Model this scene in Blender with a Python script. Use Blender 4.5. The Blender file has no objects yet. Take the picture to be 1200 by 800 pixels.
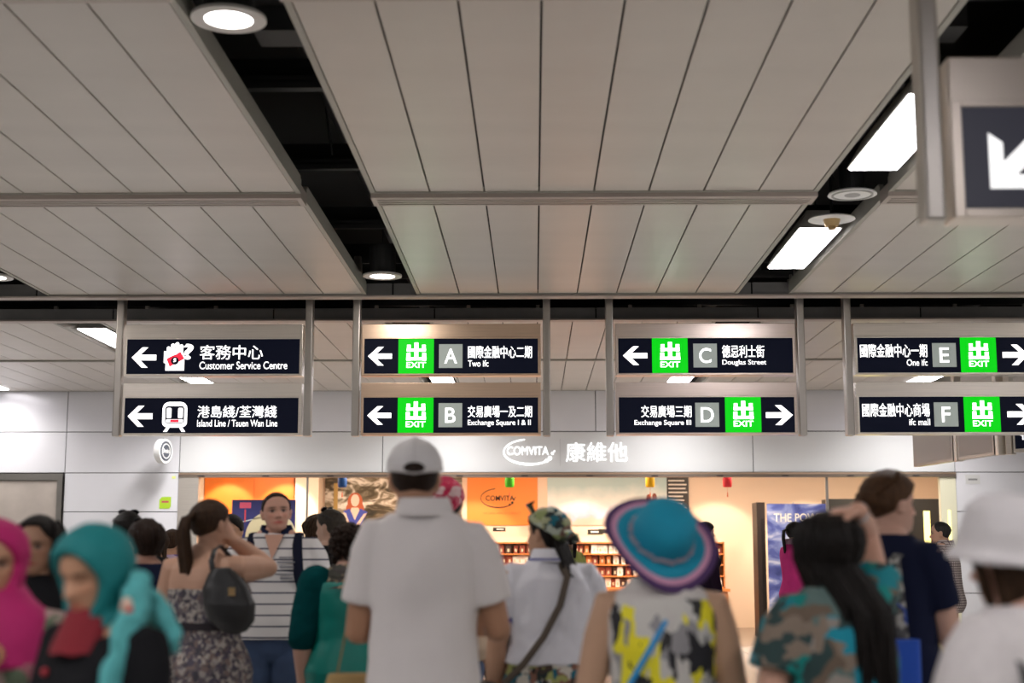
import bpy, bmesh, math, random
import numpy as np
from mathutils import Vector, Matrix, Euler, noise
random.seed(7); np.random.seed(7)
C = bpy.context.scene.collection
SC = bpy.context.scene
PI = math.pi

# ------------------------------------------------------------------ camera, world, exposure
cd = bpy.data.cameras.new('camera'); cam = bpy.data.objects.new('camera', cd); C.objects.link(cam)
cam.location = (0, 0, 1.40)
cam.rotation_euler = (math.radians(90 + 8.462), 0, math.radians(0.9))
cd.lens = 50.01; cd.sensor_width = 36; cd.clip_start = .05; cd.clip_end = 200
cd.dof.use_dof = True; cd.dof.focus_distance = 14.2; cd.dof.aperture_fstop = 1.8
SC.camera = cam
wd = bpy.data.worlds.new('world'); SC.world = wd; wd.use_nodes = True
bg = wd.node_tree.nodes['Background']; bg.inputs[0].default_value = (1.0, .96, .92, 1); bg.inputs[1].default_value = .24
SC.view_settings.view_transform = 'Standard'; SC.view_settings.look = 'None'
SC.view_settings.exposure = 0.12; SC.view_settings.gamma = 1; SC.view_settings.use_curve_mapping = False
SC.cycles.use_denoising = True; SC.cycles.max_bounces = 6; SC.cycles.diffuse_bounces = 4; SC.cycles.glossy_bounces = 3
SC.cycles.sample_clamp_indirect = 6; SC.cycles.caustics_reflective = False; SC.cycles.caustics_refractive = False

L_FLUO, L_DOWN, L_SHOP, L_SPOT, L_NEAR = 108, 18, 78, 165, 38   # watts

# ------------------------------------------------------------------ materials
def srgb(r, g, b):
    f = lambda c: ((c/255+.055)/1.055)**2.4 if c > 10 else c/255/12.92
    return (f(r), f(g), f(b), 1)
MATS = {}
def mat(name, col=(.8,.8,.8,1), rough=.5, metal=0.0, emit=0.0, ecol=None, bump=0.0, bscale=40, var=0.0, vscale=3, stretch=(1,1,1), coat=0, spec=.5, coord='Object'):
    if name in MATS: return MATS[name]
    m = bpy.data.materials.new(name); m.use_nodes = True; nt = m.node_tree
    b = nt.nodes['Principled BSDF']
    if len(col) == 3: col = (*col, 1)
    b.inputs['Base Color'].default_value = col; b.inputs['Roughness'].default_value = rough
    b.inputs['Metallic'].default_value = metal; b.inputs['Specular IOR Level'].default_value = spec
    if coat: b.inputs['Coat Weight'].default_value = coat; b.inputs['Coat Roughness'].default_value = .1
    if emit:
        b.inputs['Emission Color'].default_value = ecol or col; b.inputs['Emission Strength'].default_value = emit
    tc = nt.nodes.new('ShaderNodeTexCoord'); mp = nt.nodes.new('ShaderNodeMapping'); mp.inputs['Scale'].default_value = stretch
    nt.links.new(tc.outputs[coord], mp.inputs[0])
    if var:
        n = nt.nodes.new('ShaderNodeTexNoise'); n.inputs['Scale'].default_value = vscale; n.inputs['Detail'].default_value = 4
        mx = nt.nodes.new('ShaderNodeMix'); mx.data_type = 'RGBA'; mx.blend_type = 'MULTIPLY'; mx.inputs[0].default_value = 1
        rp = nt.nodes.new('ShaderNodeValToRGB'); rp.color_ramp.elements[0].position = .3; rp.color_ramp.elements[1].position = .7
        rp.color_ramp.elements[0].color = (1-var, 1-var, 1-var, 1); rp.color_ramp.elements[1].color = (1,1,1,1)
        nt.links.new(mp.outputs[0], n.inputs[0]); nt.links.new(n.outputs[0], rp.inputs[0])
        mx.inputs[6].default_value = col; nt.links.new(rp.outputs[0], mx.inputs[7]); nt.links.new(mx.outputs[2], b.inputs['Base Color'])
    if bump:
        n2 = nt.nodes.new('ShaderNodeTexNoise'); n2.inputs['Scale'].default_value = bscale; n2.inputs['Detail'].default_value = 3
        bp = nt.nodes.new('ShaderNodeBump'); bp.inputs['Strength'].default_value = bump; bp.inputs['Distance'].default_value = .01
        nt.links.new(mp.outputs[0], n2.inputs[0]); nt.links.new(n2.outputs[0], bp.inputs['Height']); nt.links.new(bp.outputs[0], b.inputs['Normal'])
    MATS[name] = m; return m
def cell_mat(name, cols, scale=14, rough=.8, warp=.6, stretch=(1,1,1), metal=0, coord='Object'):
    """cloth or print made of many coloured patches"""
    m = mat(name, (.5,.5,.5), rough); nt = m.node_tree; b = nt.nodes['Principled BSDF']
    tc = nt.nodes['Texture Coordinate']; mp = nt.nodes['Mapping']; mp.inputs['Scale'].default_value = stretch
    nz = nt.nodes.new('ShaderNodeTexNoise'); nz.inputs['Scale'].default_value = scale*.7
    ad = nt.nodes.new('ShaderNodeVectorMath'); ad.operation = 'MULTIPLY_ADD'; ad.inputs[1].default_value = (warp/scale*3,)*3
    nt.links.new(mp.outputs[0], nz.inputs[0]); nt.links.new(nz.outputs['Color'], ad.inputs[0]); nt.links.new(mp.outputs[0], ad.inputs[2])
    v = nt.nodes.new('ShaderNodeTexVoronoi'); v.inputs['Scale'].default_value = scale
    nt.links.new(ad.outputs[0], v.inputs['Vector'])
    sp = nt.nodes.new('ShaderNodeSeparateColor'); nt.links.new(v.outputs['Color'], sp.inputs[0])
    r = nt.nodes.new('ShaderNodeValToRGB'); r.color_ramp.interpolation = 'CONSTANT'; e = r.color_ramp.elements
    while len(e) < len(cols): e.new(.5)
    for i, c in enumerate(cols): e[i].position = i/len(cols); e[i].color = c if len(c) == 4 else (*c, 1)
    nt.links.new(sp.outputs[0], r.inputs[0]); nt.links.new(r.outputs[0], b.inputs['Base Color'])
    return m
def stripe_mat(name, base, line, period, width, axis=2, rough=.8, axis2=None, warp=0.0):
    m = mat(name, base, rough); nt = m.node_tree; b = nt.nodes['Principled BSDF']; tc = nt.nodes['Texture Coordinate']
    s = nt.nodes.new('ShaderNodeSeparateXYZ'); nt.links.new(tc.outputs['Object'], s.inputs[0])
    last = None; fac = None
    for ax in [axis] + ([axis2] if axis2 is not None else []):
        md = nt.nodes.new('ShaderNodeMath'); md.operation = 'PINGPONG'; md.inputs[1].default_value = period/2
        nt.links.new(s.outputs[ax], md.inputs[0])
        lt = nt.nodes.new('ShaderNodeMath'); lt.operation = 'LESS_THAN'; lt.inputs[1].default_value = width/2
        nt.links.new(md.outputs[0], lt.inputs[0])
        if fac is None: fac = lt
        else:
            mxm = nt.nodes.new('ShaderNodeMath'); mxm.operation = 'MAXIMUM'; nt.links.new(fac.outputs[0], mxm.inputs[0]); nt.links.new(lt.outputs[0], mxm.inputs[1]); fac = mxm
    mx = nt.nodes.new('ShaderNodeMix'); mx.data_type = 'RGBA'; mx.inputs[6].default_value = (*base[:3], 1); mx.inputs[7].default_value = (*line[:3], 1)
    nt.links.new(fac.outputs[0], mx.inputs[0]); nt.links.new(mx.outputs[2], b.inputs['Base Color'])
    return m
def ramp_noise_mat(name, stops, scale=3, stretch=(1,1,1), detail=6, rough=.5, distort=0.0, coord='Object', emit=0):
    m = mat(name, (.5,.5,.5), rough); nt = m.node_tree; b = nt.nodes['Principled BSDF']; tc = nt.nodes['Texture Coordinate']; mp = nt.nodes['Mapping']
    mp.inputs['Scale'].default_value = stretch
    n = nt.nodes.new('ShaderNodeTexNoise'); n.inputs['Scale'].default_value = scale; n.inputs['Detail'].default_value = detail; n.inputs['Distortion'].default_value = distort
    r = nt.nodes.new('ShaderNodeValToRGB'); e = r.color_ramp.elements
    while len(e) < len(stops): e.new(.5)
    for i, (p, c) in enumerate(stops): e[i].position = p; e[i].color = c if len(c) == 4 else (*c, 1)
    nt.links.new(mp.outputs[0], n.inputs[0]); nt.links.new(n.outputs[0], r.inputs[0]); nt.links.new(r.outputs[0], b.inputs['Base Color'])
    return m

steel = mat('brushed_steel', (.80,.74,.66), .3, .75, bump=.05, bscale=8, stretch=(1,1,60), var=.12, vscale=2)
steel_dark = mat('steel_frame', (.5,.47,.43), .33, 1.0, var=.1)
steel_bronze = mat('warm_brushed_steel', (.78,.58,.43), .33, 1.0, bump=.05, bscale=8, stretch=(1,1,60), var=.12, vscale=2)
panel_m = mat('ceiling_panel_paint', (.57,.525,.475), .38, .15, var=.10, vscale=1.3, stretch=(.6,1.6,1), coord='Object')
edge_m = mat('ceiling_edge_paint', (.36,.345,.30), .45, .1)
trimbar_m = mat('ceiling_bar_paint', (.42,.36,.32), .45, .1)
void_m = mat('ceiling_void_black', (.006,.006,.006), .9)
beam_m = mat('void_beam_grey', (.045,.045,.045), .6, .3)
rail_m = mat('grey_rail_paint', (.22,.215,.21), .5, .2, var=.2, vscale=3)
wall_m = mat('white_enamel_panel', (.70,.70,.725), .22, 0, coat=.3, var=.03)
wallback_m = mat('joint_dark', (.10,.10,.10), .8)
white_m = mat('white_paint', (.8,.8,.78), .4)
dark_m = mat('black_plastic', (.012,.012,.013), .45)
lampg = mat('lamp_glow', (1,1,1), .5, emit=14, ecol=(1,.95,1,1))
downg = mat('downlight_glow', (1,1,1), .5, emit=10, ecol=(1,.97,.95,1))
brass = mat('brass', (.7,.5,.25), .3, 1)

# ------------------------------------------------------------------ mesh helpers
class MB:
    def __init__(s): s.v = []; s.f = []; s.m = []
    def add(s, vs, fs, m=0):
        b = len(s.v); s.v += [tuple(p) for p in vs]; s.f += [tuple(i+b for i in f) for f in fs]; s.m += [m]*len(fs); return s
    def box(s, x0, x1, y0, y1, z0, z1, m=0):
        return s.add([(x0,y0,z0),(x1,y0,z0),(x1,y1,z0),(x0,y1,z0),(x0,y0,z1),(x1,y0,z1),(x1,y1,z1),(x0,y1,z1)],
              [(0,3,2,1),(4,5,6,7),(0,1,5,4),(1,2,6,5),(2,3,7,6),(3,0,4,7)], m)
    def rings(s, R, m=0, caps=True):
        n = len(R[0]); vs = [tuple(p) for r in R for p in r]; fs = []
        for i in range(len(R)-1):
            for j in range(n):
                k = (j+1) % n; fs.append((i*n+j, i*n+k, (i+1)*n+k, (i+1)*n+j))
        if caps:
            for r, base in ((R[0], 0), (R[-1], (len(R)-1)*n)):
                c = np.mean(np.array(r), axis=0); vs.append(tuple(c)); ci = len(vs)-1
                for j in range(n): fs.append((base+j, base+(j+1) % n, ci))
        return s.add(vs, fs, m)
    def tube(s, pts, rad, n=10, m=0, flat=None, round_=True):
        P = [Vector(p) for p in pts]; R = [rad]*len(P) if isinstance(rad, (tuple, float, int)) else list(rad)
        T = []
        for i in range(len(P)):
            a = P[max(i-1,0)]; b = P[min(i+1,len(P)-1)]; d = (b-a); T.append(d.normalized() if d.length > 1e-9 else Vector((0,0,1)))
        up = Vector(flat) if flat is not None else (Vector((1,0,0)) if abs(T[0].x) < .9 else Vector((0,1,0)))
        RR = []
        def ring(c, t, u, r):
            w = t.cross(u).normalized(); ra, rb = (r if hasattr(r, '__len__') else (r, r))
            return [tuple(c + u*ra*math.cos(2*PI*k/n) + w*rb*math.sin(2*PI*k/n)) for k in range(n)]
        u = None; fr = []
        for i, t in enumerate(T):
            u = (up if u is None else u); u = (u - t*u.dot(t))
            u = u.normalized() if u.length > 1e-6 else t.orthogonal().normalized(); fr.append(u.copy())
        def rs(r, k): return (r[0]*k, r[1]*k) if hasattr(r, '__len__') else r*k
        def rm(r): return min(r) if hasattr(r, '__len__') else r
        if round_:
            for a in (75, 50, 25): RR.append(ring(P[0]-T[0]*rm(R[0])*math.sin(math.radians(a)), T[0], fr[0], rs(R[0], math.cos(math.radians(a)))))
        for i in range(len(P)): RR.append(ring(P[i], T[i], fr[i], R[i]))
        if round_:
            for a in (25, 50, 75): RR.append(ring(P[-1]+T[-1]*rm(R[-1])*math.sin(math.radians(a)), T[-1], fr[-1], rs(R[-1], math.cos(math.radians(a)))))
        return s.rings(RR, m)
    def ell(s, c, r, n=16, k=10, M=None, m=0):
        R = []
        for i in range(1, k):
            t = PI*i/k; R.append([Vector((r[0]*math.sin(t)*math.cos(2*PI*j/n), r[1]*math.sin(t)*math.sin(2*PI*j/n), -r[2]*math.cos(t))) for j in range(n)])
        if M: R = [[M @ p for p in q] for q in R]
        return s.rings([[tuple(p+Vector(c)) for p in q] for q in R], m)
    def cyl(s, c, r, h, n=24, axis='z', m=0, r2=None):
        r2 = r if r2 is None else r2; R = []
        for rr, z in ((r, 0), (r2, h)):
            q = []
            for j in range(n):
                a = 2*PI*j/n; x, y = rr*math.cos(a), rr*math.sin(a)
                q.append((c[0]+x, c[1]+y, c[2]+z) if axis == 'z' else ((c[0]+x, c[1]+z, c[2]+y) if axis == 'y' else (c[0]+z, c[1]+x, c[2]+y)))
            R.append(q)
        return s.rings(R, m)
    def poly(s, pts, d, y=0, m=0):
        """flat outline in x,z extruded along y by d"""
        n = len(pts); vs = [(x, y, z) for x, z in pts] + [(x, y+d, z) for x, z in pts]
        fs = [tuple(range(n)), tuple(range(2*n-1, n-1, -1))] + [(i, n+i, n+(i+1) % n, (i+1) % n) for i in range(n)]
        return s.add(vs, fs, m)
    def xf(s, M):
        s.v = [tuple(M @ Vector(p)) for p in s.v]; return s
    def mesh(s, name, mats, smooth=False):
        me = bpy.data.meshes.new(name); me.from_pydata(s.v, [], s.f)
        for q in (mats if isinstance(mats, (list, tuple)) else [mats]): me.materials.append(q)
        if any(s.m): me.polygons.foreach_set('material_index', s.m)
        bm = bmesh.new(); bm.from_mesh(me); bmesh.ops.recalc_face_normals(bm, faces=bm.faces); bm.to_mesh(me); bm.free()
        if smooth: me.polygons.foreach_set('use_smooth', [True]*len(me.polygons))
        me.update(); return me
    def build(s, name, mats, parent=None, smooth=False, loc=None, rot=None):
        return link(name, s.mesh(name, mats, smooth), parent, loc, rot)
def link(name, me, parent=None, loc=None, rot=None):
    o = bpy.data.objects.new(name, me); C.objects.link(o)
    if parent: o.parent = parent
    if loc: o.location = loc
    if rot: o.rotation_euler = rot
    return o
def empty(name, loc=(0,0,0), rz=0, parent=None):
    o = bpy.data.objects.new(name, None); C.objects.link(o); o.location = loc; o.rotation_euler = (0,0,rz); o.empty_display_size = .1
    if parent: o.parent = parent
    return o
def tag(o, label, cat, group=None):
    o['label'] = label; o['category'] = cat
    if group: o['group'] = group
    return o
def struct(o): o['kind'] = 'structure'; return o
def bevel(o, w, seg=2):
    b = o.modifiers.new('bevel', 'BEVEL'); b.width = w; b.segments = seg; b.limit_method = 'ANGLE'; return o
_dg = lambda: bpy.context.evaluated_depsgraph_get()
def remesh(mb, name, mats, parent, voxel=.008, smooth=2, wrinkle=0, wscale=.12, dec=None, keep=None):
    me = mb.mesh(name+'_raw', mats if isinstance(mats, (list, tuple)) else [mats])
    t = bpy.data.objects.new('tmp', me); C.objects.link(t)
    r = t.modifiers.new('r', 'REMESH'); r.mode = 'VOXEL'; r.voxel_size = voxel; r.use_smooth_shade = True
    if smooth: s = t.modifiers.new('s', 'SMOOTH'); s.iterations = smooth; s.factor = .5
    if wrinkle:
        tx = bpy.data.textures.new('fold', 'CLOUDS'); tx.noise_scale = wscale; tx.noise_depth = 1
        d = t.modifiers.new('d', 'DISPLACE'); d.texture = tx; d.strength = wrinkle; d.mid_level = .5
    if dec and keep is None: q = t.modifiers.new('q', 'DECIMATE'); q.ratio = dec
    out = bpy.data.meshes.new_from_object(t.evaluated_get(_dg()))
    if dec and keep is not None:
        t.modifiers.clear(); t.data = out; n = len(out.vertices); co = np.empty(n*3); out.vertices.foreach_get('co', co); co = co.reshape(-1,3)
        g = t.vertex_groups.new(name='g'); g.add([int(i) for i in np.nonzero(co[:,2] < keep)[0]], 1.0, 'REPLACE')
        q = t.modifiers.new('q', 'DECIMATE'); q.ratio = dec; q.vertex_group = 'g'; q.vertex_group_factor = 1
        out = bpy.data.meshes.new_from_object(t.evaluated_get(_dg()))
    bpy.data.objects.remove(t); out.name = name
    out.polygons.foreach_set('use_smooth', [True]*len(out.polygons))
    return link(name, out, parent)
def text(body, x, z, w, h, mtl, parent=None, y=0.0, bold=.02, name='lettering', face='-y', ext=.002):
    """lettering fitted to a box: left edge x, bottom z, width w, height h, lying in the x,z plane"""
    cjk = ord(body[0]) > 0x2fff
    c = bpy.data.curves.new('t', 'FONT'); c.body = body; c.offset = 0 if cjk else bold; c.size = 1; c.extrude = 0
    o = bpy.data.objects.new('t', c); C.objects.link(o)
    me = bpy.data.meshes.new_from_object(o.evaluated_get(_dg())); bpy.data.objects.remove(o)
    n = len(me.vertices); co = np.empty(n*3); me.vertices.foreach_get('co', co); co = co.reshape(-1,3)
    a = co.min(0); b = co.max(0); q = np.zeros_like(co)
    q[:,0] = x + (co[:,0]-a[0])/max(b[0]-a[0],1e-6)*w; q[:,2] = z + (co[:,1]-a[1])/max(b[1]-a[1],1e-6)*h; q[:,1] = y
    if face == '+y': q[:,0] = 2*x + w - q[:,0]
    if cjk and bold > 0:                      # heavier strokes: the print laid down five times, a hair apart
        fs = [tuple(p.vertices) for p in me.polygons]; e_ = h*bold*1.1; V = []; F = []
        for k, (dx, dz) in enumerate(((0,0),(e_,0),(-e_,0),(0,e_*.6),(0,-e_*.6))):
            V += [(p[0]+dx, p[1]-.0001*k, p[2]+dz) for p in q.tolist()]; F += [tuple(i+k*n for i in f) for f in fs]
        me = bpy.data.meshes.new(name); me.from_pydata(V, [], F)
    else: me.vertices.foreach_set('co', q.ravel())
    me.materials.clear(); me.materials.append(mtl); me.name = name; me.update()
    return link(name, me, parent)

# ------------------------------------------------------------------ setting: floor
ZC = 3.90
floor_m = mat('pale_terrazzo', (.40,.39,.375), .22, var=.15, vscale=30, bump=0)
grout_m = mat('grout', (.2,.19,.18), .8)
fl = struct(MB().box(-14, 14, -14, 22, -.2, -.006).build('floor', [floor_m]))
tile_me = MB().box(-.596, .596, -.596, .596, -.006, 0).mesh('floor_tile', floor_m)
for i in range(16):
    for j in range(18):
        link('floor_tile', tile_me, fl, (-9+.6+i*1.2, .4+.6+j*1.2, 0))
# ------------------------------------------------------------------ setting: ceiling
ce = struct(MB().box(-14, 14, -10, 30, 5.2, 5.3).build('ceiling', [void_m]))
for b in ((-9.6,-9.5,-.5,22,3.9,5.2), (9.5,9.6,-.5,22,3.9,5.2), (-9.5,9.5,-.6,-.5,3.9,5.2)):
    MB().box(*b).build('void_light_blocker', void_m, ce)  # unseen black walls, added to keep world light out of the void
PW = .3825
def ceiling_unit(x0, y0, y1):
    u = struct(empty('ceiling_raft', (x0, y0, ZC)))
    u.name = 'ceiling.001'
    W = 8*PW; L = y1-y0
    fr = MB()
    fr.box(-.035, 0, 0, L, -.004, .12); fr.box(W, W+.035, 0, L, -.004, .12)
    fr.box(-.035, W+.035, -.03, 0, -.004, .10); fr.box(-.035, W+.035, L, L+.03, -.004, .10)
    fr.build('edge_trim', edge_m, u)
    MB().box(-.03, W+.03, 0, L, .035, .045).build('backing', void_m, u)
    key = round(L, 3)
    if key not in UM:
        UM[key] = MB().box(.006, PW-.006, .006, L-.006, 0, .02).mesh('ceiling_panel', panel_m)
    for k in range(8):
        o = link('ceiling_panel', UM[key], u, (k*PW, 0, 0))
    return u
UM = {}
XS = [-1.11 + 3.62*k for k in (-2,-1,0,1,2)]
for x0 in XS:
    for y0, y1 in ((2.35,5.85),(6.15,9.68),(9.98,13.62),(15.34,18.37),(18.45,21.96)):
        ceiling_unit(x0, y0, y1)
for x0 in XS:                                   # cross bars between rafts
    for y0, y1 in ((5.88,6.12),(9.71,9.95)):
        b = struct(MB().box(x0-.035, x0+8*PW+.035, y0, y1, ZC-.035, ZC+.06).build('trim_1', trimbar_m))
        for q in (.3, .55, .8): MB().box(x0, x0+8*PW, y0+q*.24-.006, y0+q*.24+.006, ZC-.041, ZC-.034).build('rib', steel_dark, b)
    struct(MB().box(x0-.035, x0+8*PW+.035, 18.38, 18.44, ZC-.02, ZC+.05).build('trim_2', edge_m))
def rail(y0, y1, z0, z1, xo, nm):
    r = struct(empty(nm, (0, y0, z0)))
    for k in range(-6, 6):
        MB().box(xo+k*1.75+.008, xo+(k+1)*1.75-.008, 0, y1-y0, 0, z1-z0).build('rail_section', rail_m, r)
        for q in (.35, 1.1):
            MB().box(xo+k*1.75+q, xo+k*1.75+q+.04, -.012, .03, z1-z0, z1-z0+.03).build('clip', steel_dark, r)
    MB().box(-9.5, 9.5, .01, y1-y0-.01, .01, z1-z0-.01).build('rail_core', void_m, r)
    MB().box(-9.5, 9.5, -.02, y1-y0, -.018, 0).build('rail_lip', trimbar_m, r)
    return r
rail(13.66, 13.78, ZC-.01, ZC+.11, -1.38, 'trim_3')
rail(15.20, 15.32, ZC+.01, ZC+.13, -1.08, 'trim_4')
# dark services above the slots
for y in (3.2, 5.1, 7.2, 8.65, 10.55, 12.55, 14.1, 14.9, 16.6, 18.6, 20.6):
    bm_ = MB().box(-9.4, 9.4, y-.1, y+.1, 4.32, 4.36).box(-9.4, 9.4, y-.02, y+.02, 4.36, 4.5)
    bm_.box(-9.4, 9.4, y-.1, y-.085, 4.28, 4.33).build('void_beam', beam_m, ce)
for x, r_, z in ((-5.2,.09,4.75), (-1.45,.06,4.62), (-.2,.14,4.8), (2.3,.07,4.6), (5.8,.1,4.7)):
    MB().tube([(x,0,z),(x,21.8,z)], r_, 12).build('duct', beam_m, ce, True)
for i in range(26):
    x = random.choice((-5.1,-4.9,-1.5,-1.3,2.15,2.35,5.8)) + random.uniform(-.12,.12); y = random.uniform(5.5, 15)
    MB().tube([(x,y,5.2),(x+random.uniform(-.05,.05),y,4.6),(x+random.uniform(-.1,.1),y+random.uniform(-.1,.1),4.3)], .008, 6).build('hanging_cable', beam_m, ce, True)
for x in (-1.36, 2.2): MB().box(x-.15, x+.12, 7.3, 7.55, 4.18, 4.42).build('junction_box', beam_m, ce)

# ------------------------------------------------------------------ setting: front wall
YW = 22.0
wf = struct(MB().box(-14, -5.5, YW+.03, YW+.2, 0, 5.2).box(6.46, 14, YW+.03, YW+.2, 0, 5.2).box(-5.5, 6.46, YW+.03, YW+.2, 2.62, 5.2).build('wall_front', wallback_m))
def wp(x0, x1, z0, z1, m=None, d=.03):
    g = .006
    o = MB().box(x0+g, x1-g, YW, YW+d, z0+g, z1-g).build('wall_panel', m or wall_m, wf); return bevel(o, .003, 1)
cols = [-13.9,-11.3,-9.3,-7.28,-5.5]; cR = [6.46, 8.6, 10.8, 13.9]
for zz0, zz1 in ((3.265,3.92),(2.63,3.265),(2.03,2.63),(1.42,2.03),(.80,1.42),(.1,.80)):
    for a, b in list(zip(cols[:-1], cols[1:])) + list(zip(cR[:-1], cR[1:])):
        if b == -7.28 and zz1 < 2.7: continue
        wp(a, b, zz0, zz1)
for a, b in zip((-5.5,-2.3,.95,3.45,4.9), (-2.3,.95,3.45,4.9,6.46)):
    wp(a, b, 3.265, 3.92)
for a, b in ((-5.5,-2.35),(-2.35,3.37),(3.37,6.46)): wp(a, b, 2.63, 3.262, mat('fascia_white', (.66,.67,.665), .35, 0, coat=.3))
struct(MB().box(-14,-9.3,YW-.02,YW,0,.1).box(-5.5,-7.28,YW-.02,YW,0,.1).box(6.46,14,YW-.02,YW,0,.1).build('baseboard_front', steel_dark))
# steel lift door at far left
dr = struct(empty('door_1', (-8.3, YW, 0)))
MB().box(-1.0, 1.0, -.03, .03, 2.52, 2.62).box(-1.0,-.92,-.03,.03,0,2.52).box(.92,1.0,-.03,.03,0,2.52).build('door_frame', steel_dark, dr)
door_st = mat('pale_lift_steel', (.68,.60,.53), .35, .45, var=.25, vscale=1.5)
MB().box(-.915, -.004, .0, .03, .01, 2.515).build('door_leaf', door_st, dr); MB().box(.004, .915, .0, .03, .01, 2.515).build('door_leaf', door_st, dr)
# shopfront frame
sf = struct(empty('trim_5', (0, YW, 0)))
MB().box(-5.5, 6.46, -.03, .14, 2.56, 2.625).build('head_rail', mat('dull_bronze', (.25,.2,.16), .45, .8), sf)
MB().box(-5.5, 6.46, -.035, -.01, 2.60, 2.63).build('head_rail_lip', steel_bronze, sf)
for k in range(12): MB().box(-5.2+k*1.0, -5.1+k*1.0, -.037, -.028, 2.57, 2.585).build('rail_catch', dark_m, sf)
MB().box(-5.5, -5.19, -.02, .12, 0, 2.56).build('steel_jamb', steel, sf)
MB().box(6.22, 6.46, .0, .12, 0, 2.56).build('cream_jamb', mat('cream_jamb', (.72,.70,.52), .4), sf)
MB().box(-3.53, -3.50, .05, .09, 0, 2.56).build('mullion', steel_dark, sf)
MB().box(4.48, 4.52, .05, .09, 1.9, 2.56).build('mullion', steel_dark, sf)
glass = mat('clear_glass', (1,1,1), .02)
_b = glass.node_tree.nodes['Principled BSDF']; _b.inputs['Transmission Weight'].default_value = 1; _b.inputs['IOR'].default_value = 1.05; _b.inputs['Alpha'].default_value = .22
gp = struct(MB().box(-5.18, -3.54, .06, .072, .02, 2.23).build('window_1', glass, None, loc=(0, YW, 0)))
# shop room
shop_wall = mat('shop_cream_wall', (.80,.62,.48), .6)
shop_floor = mat('shop_brown_floor', (.20,.15,.12), .35)
struct(MB().box(-6.8, 8.4, 27.6, 27.75, 0, 3.4).build('wall_back', shop_wall))
struct(MB().box(-6.9, -6.8, YW+.2, 27.7, 0, 3.4).build('wall_left', shop_wall))
struct(MB().box(8.4, 8.5, YW+.2, 27.7, 0, 3.4).build('wall_right', shop_wall))
struct(MB().box(-6.9, 8.5, YW+.2, 27.7, 3.35, 3.45).build('ceiling.shop', white_m)).name = 'ceiling.101'
struct(MB().box(-6.9, 8.5, YW, 27.7, -.2, .0).build('floor.001', shop_floor))

# ------------------------------------------------------------------ lamps
def lamp_data(name, kind, power, col, **k):
    l = bpy.data.lights.new(name, kind); l.energy = power; l.color = col
    for a, v in k.items(): setattr(l, a, v)
    return l
FLU = lamp_data('fluorescent', 'AREA', L_FLUO, (1,.965,.94), shape='RECTANGLE', size=.3, size_y=1.5, spread=math.radians(115))
FLM = lamp_data('fluorescent_mid', 'AREA', L_FLUO*.62, (1,.965,.94), shape='RECTANGLE', size=.3, size_y=1.5, spread=math.radians(115))
FLW = lamp_data('fluorescent_wall', 'AREA', L_FLUO*.62, (1,.97,.96), shape='RECTANGLE', size=.3, size_y=1.5, spread=math.radians(140))
FLN = lamp_data('fluorescent_near', 'AREA', L_NEAR, (1,.96,.93), shape='RECTANGLE', size=.3, size_y=1.5, spread=math.radians(150))
DWN = lamp_data('downlight', 'AREA', L_DOWN, (1,.92,.85), shape='DISK', size=.26)
house_m = mat('lamp_housing', (.55,.53,.48), .4, .2)
FH = MB(); FH.rings([[(-.17,-.78,0),(.17,-.78,0),(.17,.78,0),(-.17,.78,0)], [(-.09,-.70,.16),(.09,-.70,.16),(.09,.70,.16),(-.09,.70,.16)]])
FH = FH.mesh('housing', house_m); FT = MB().box(-.155,.155,-.765,.765,-.012,-.002).mesh('light_panel', lampg)
ROD = MB().tube([(0,0,0),(0,0,1.14)], .006, 6).mesh('suspension_rod', beam_m)
def fluo(x, y, z, label, grp='fluorescent lamps hanging in the ceiling slots', data=None):
    t = tag(empty('ceiling_lamp', (x, y, z)), label, 'ceiling lamp', grp)
    link('housing', FH, t); link('light_panel', FT, t)
    for q in (-.6,.6): link('suspension_rod', ROD, t, (0,q,.15))
    l = link('lamp_light', data or FLU, t, (0,0,-.02)); return t
ORD = ['first','second','third','fourth','fifth','sixth','seventh','eighth','ninth','tenth','eleventh','twelfth','thirteenth','fourteenth','fifteenth','sixteenth','seventeenth','eighteenth','nineteenth','twentieth','twenty-first','twenty-second','twenty-third','twenty-fourth','twenty-fifth','twenty-sixth','twenty-seventh','twenty-eighth','twenty-ninth','thirtieth','thirty-first','thirty-second','thirty-third','thirty-fourth','thirty-fifth','thirty-sixth','thirty-seventh','thirty-eighth','thirty-ninth','fortieth']
DR = MB()
def ringband(mb, r0, r1, z0, z1, n=36):
    a = [[(r*math.cos(2*PI*j/n), r*math.sin(2*PI*j/n), z) for j in range(n)] for r, z in ((r0,z0),(r1,z0),(r1,z1),(r0,z1),(r0,z0))]
    return mb.rings(a, caps=False)
DRm = ringband(MB(), .115, .178, -.012, .004).mesh('rim', mat('downlight_rim', (.6,.58,.55), .35, .2))
DGm = MB().cyl((0,0,.0), .114, .006, 32).mesh('light_panel', downg); DCm = MB().cyl((0,0,.006), .12, .26, 24).mesh('can', beam_m)
def down(x, y, z, label, grp=None):
    t = tag(empty('downlight', (x, y, z)), label, 'downlight', grp)
    link('rim', DRm, t); link('light_panel', DGm, t); link('can', DCm, t); link('lamp_light', DWN, t, (0,0,-.02))
    MB().tube([(0,0,.26),(0,0,5.2-z)], .006, 6).build('suspension_rod', beam_m, t); return t
ZL = ZC-.0
fluo(2.23, 8.35, ZL, 'nearest bright rectangular lamp in the right ceiling slot, partly behind the close sign post', data=FLM)
fluo(2.23, 11.62, ZL, 'bright rectangular lamp in the right ceiling slot just before the hanging signs')
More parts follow.
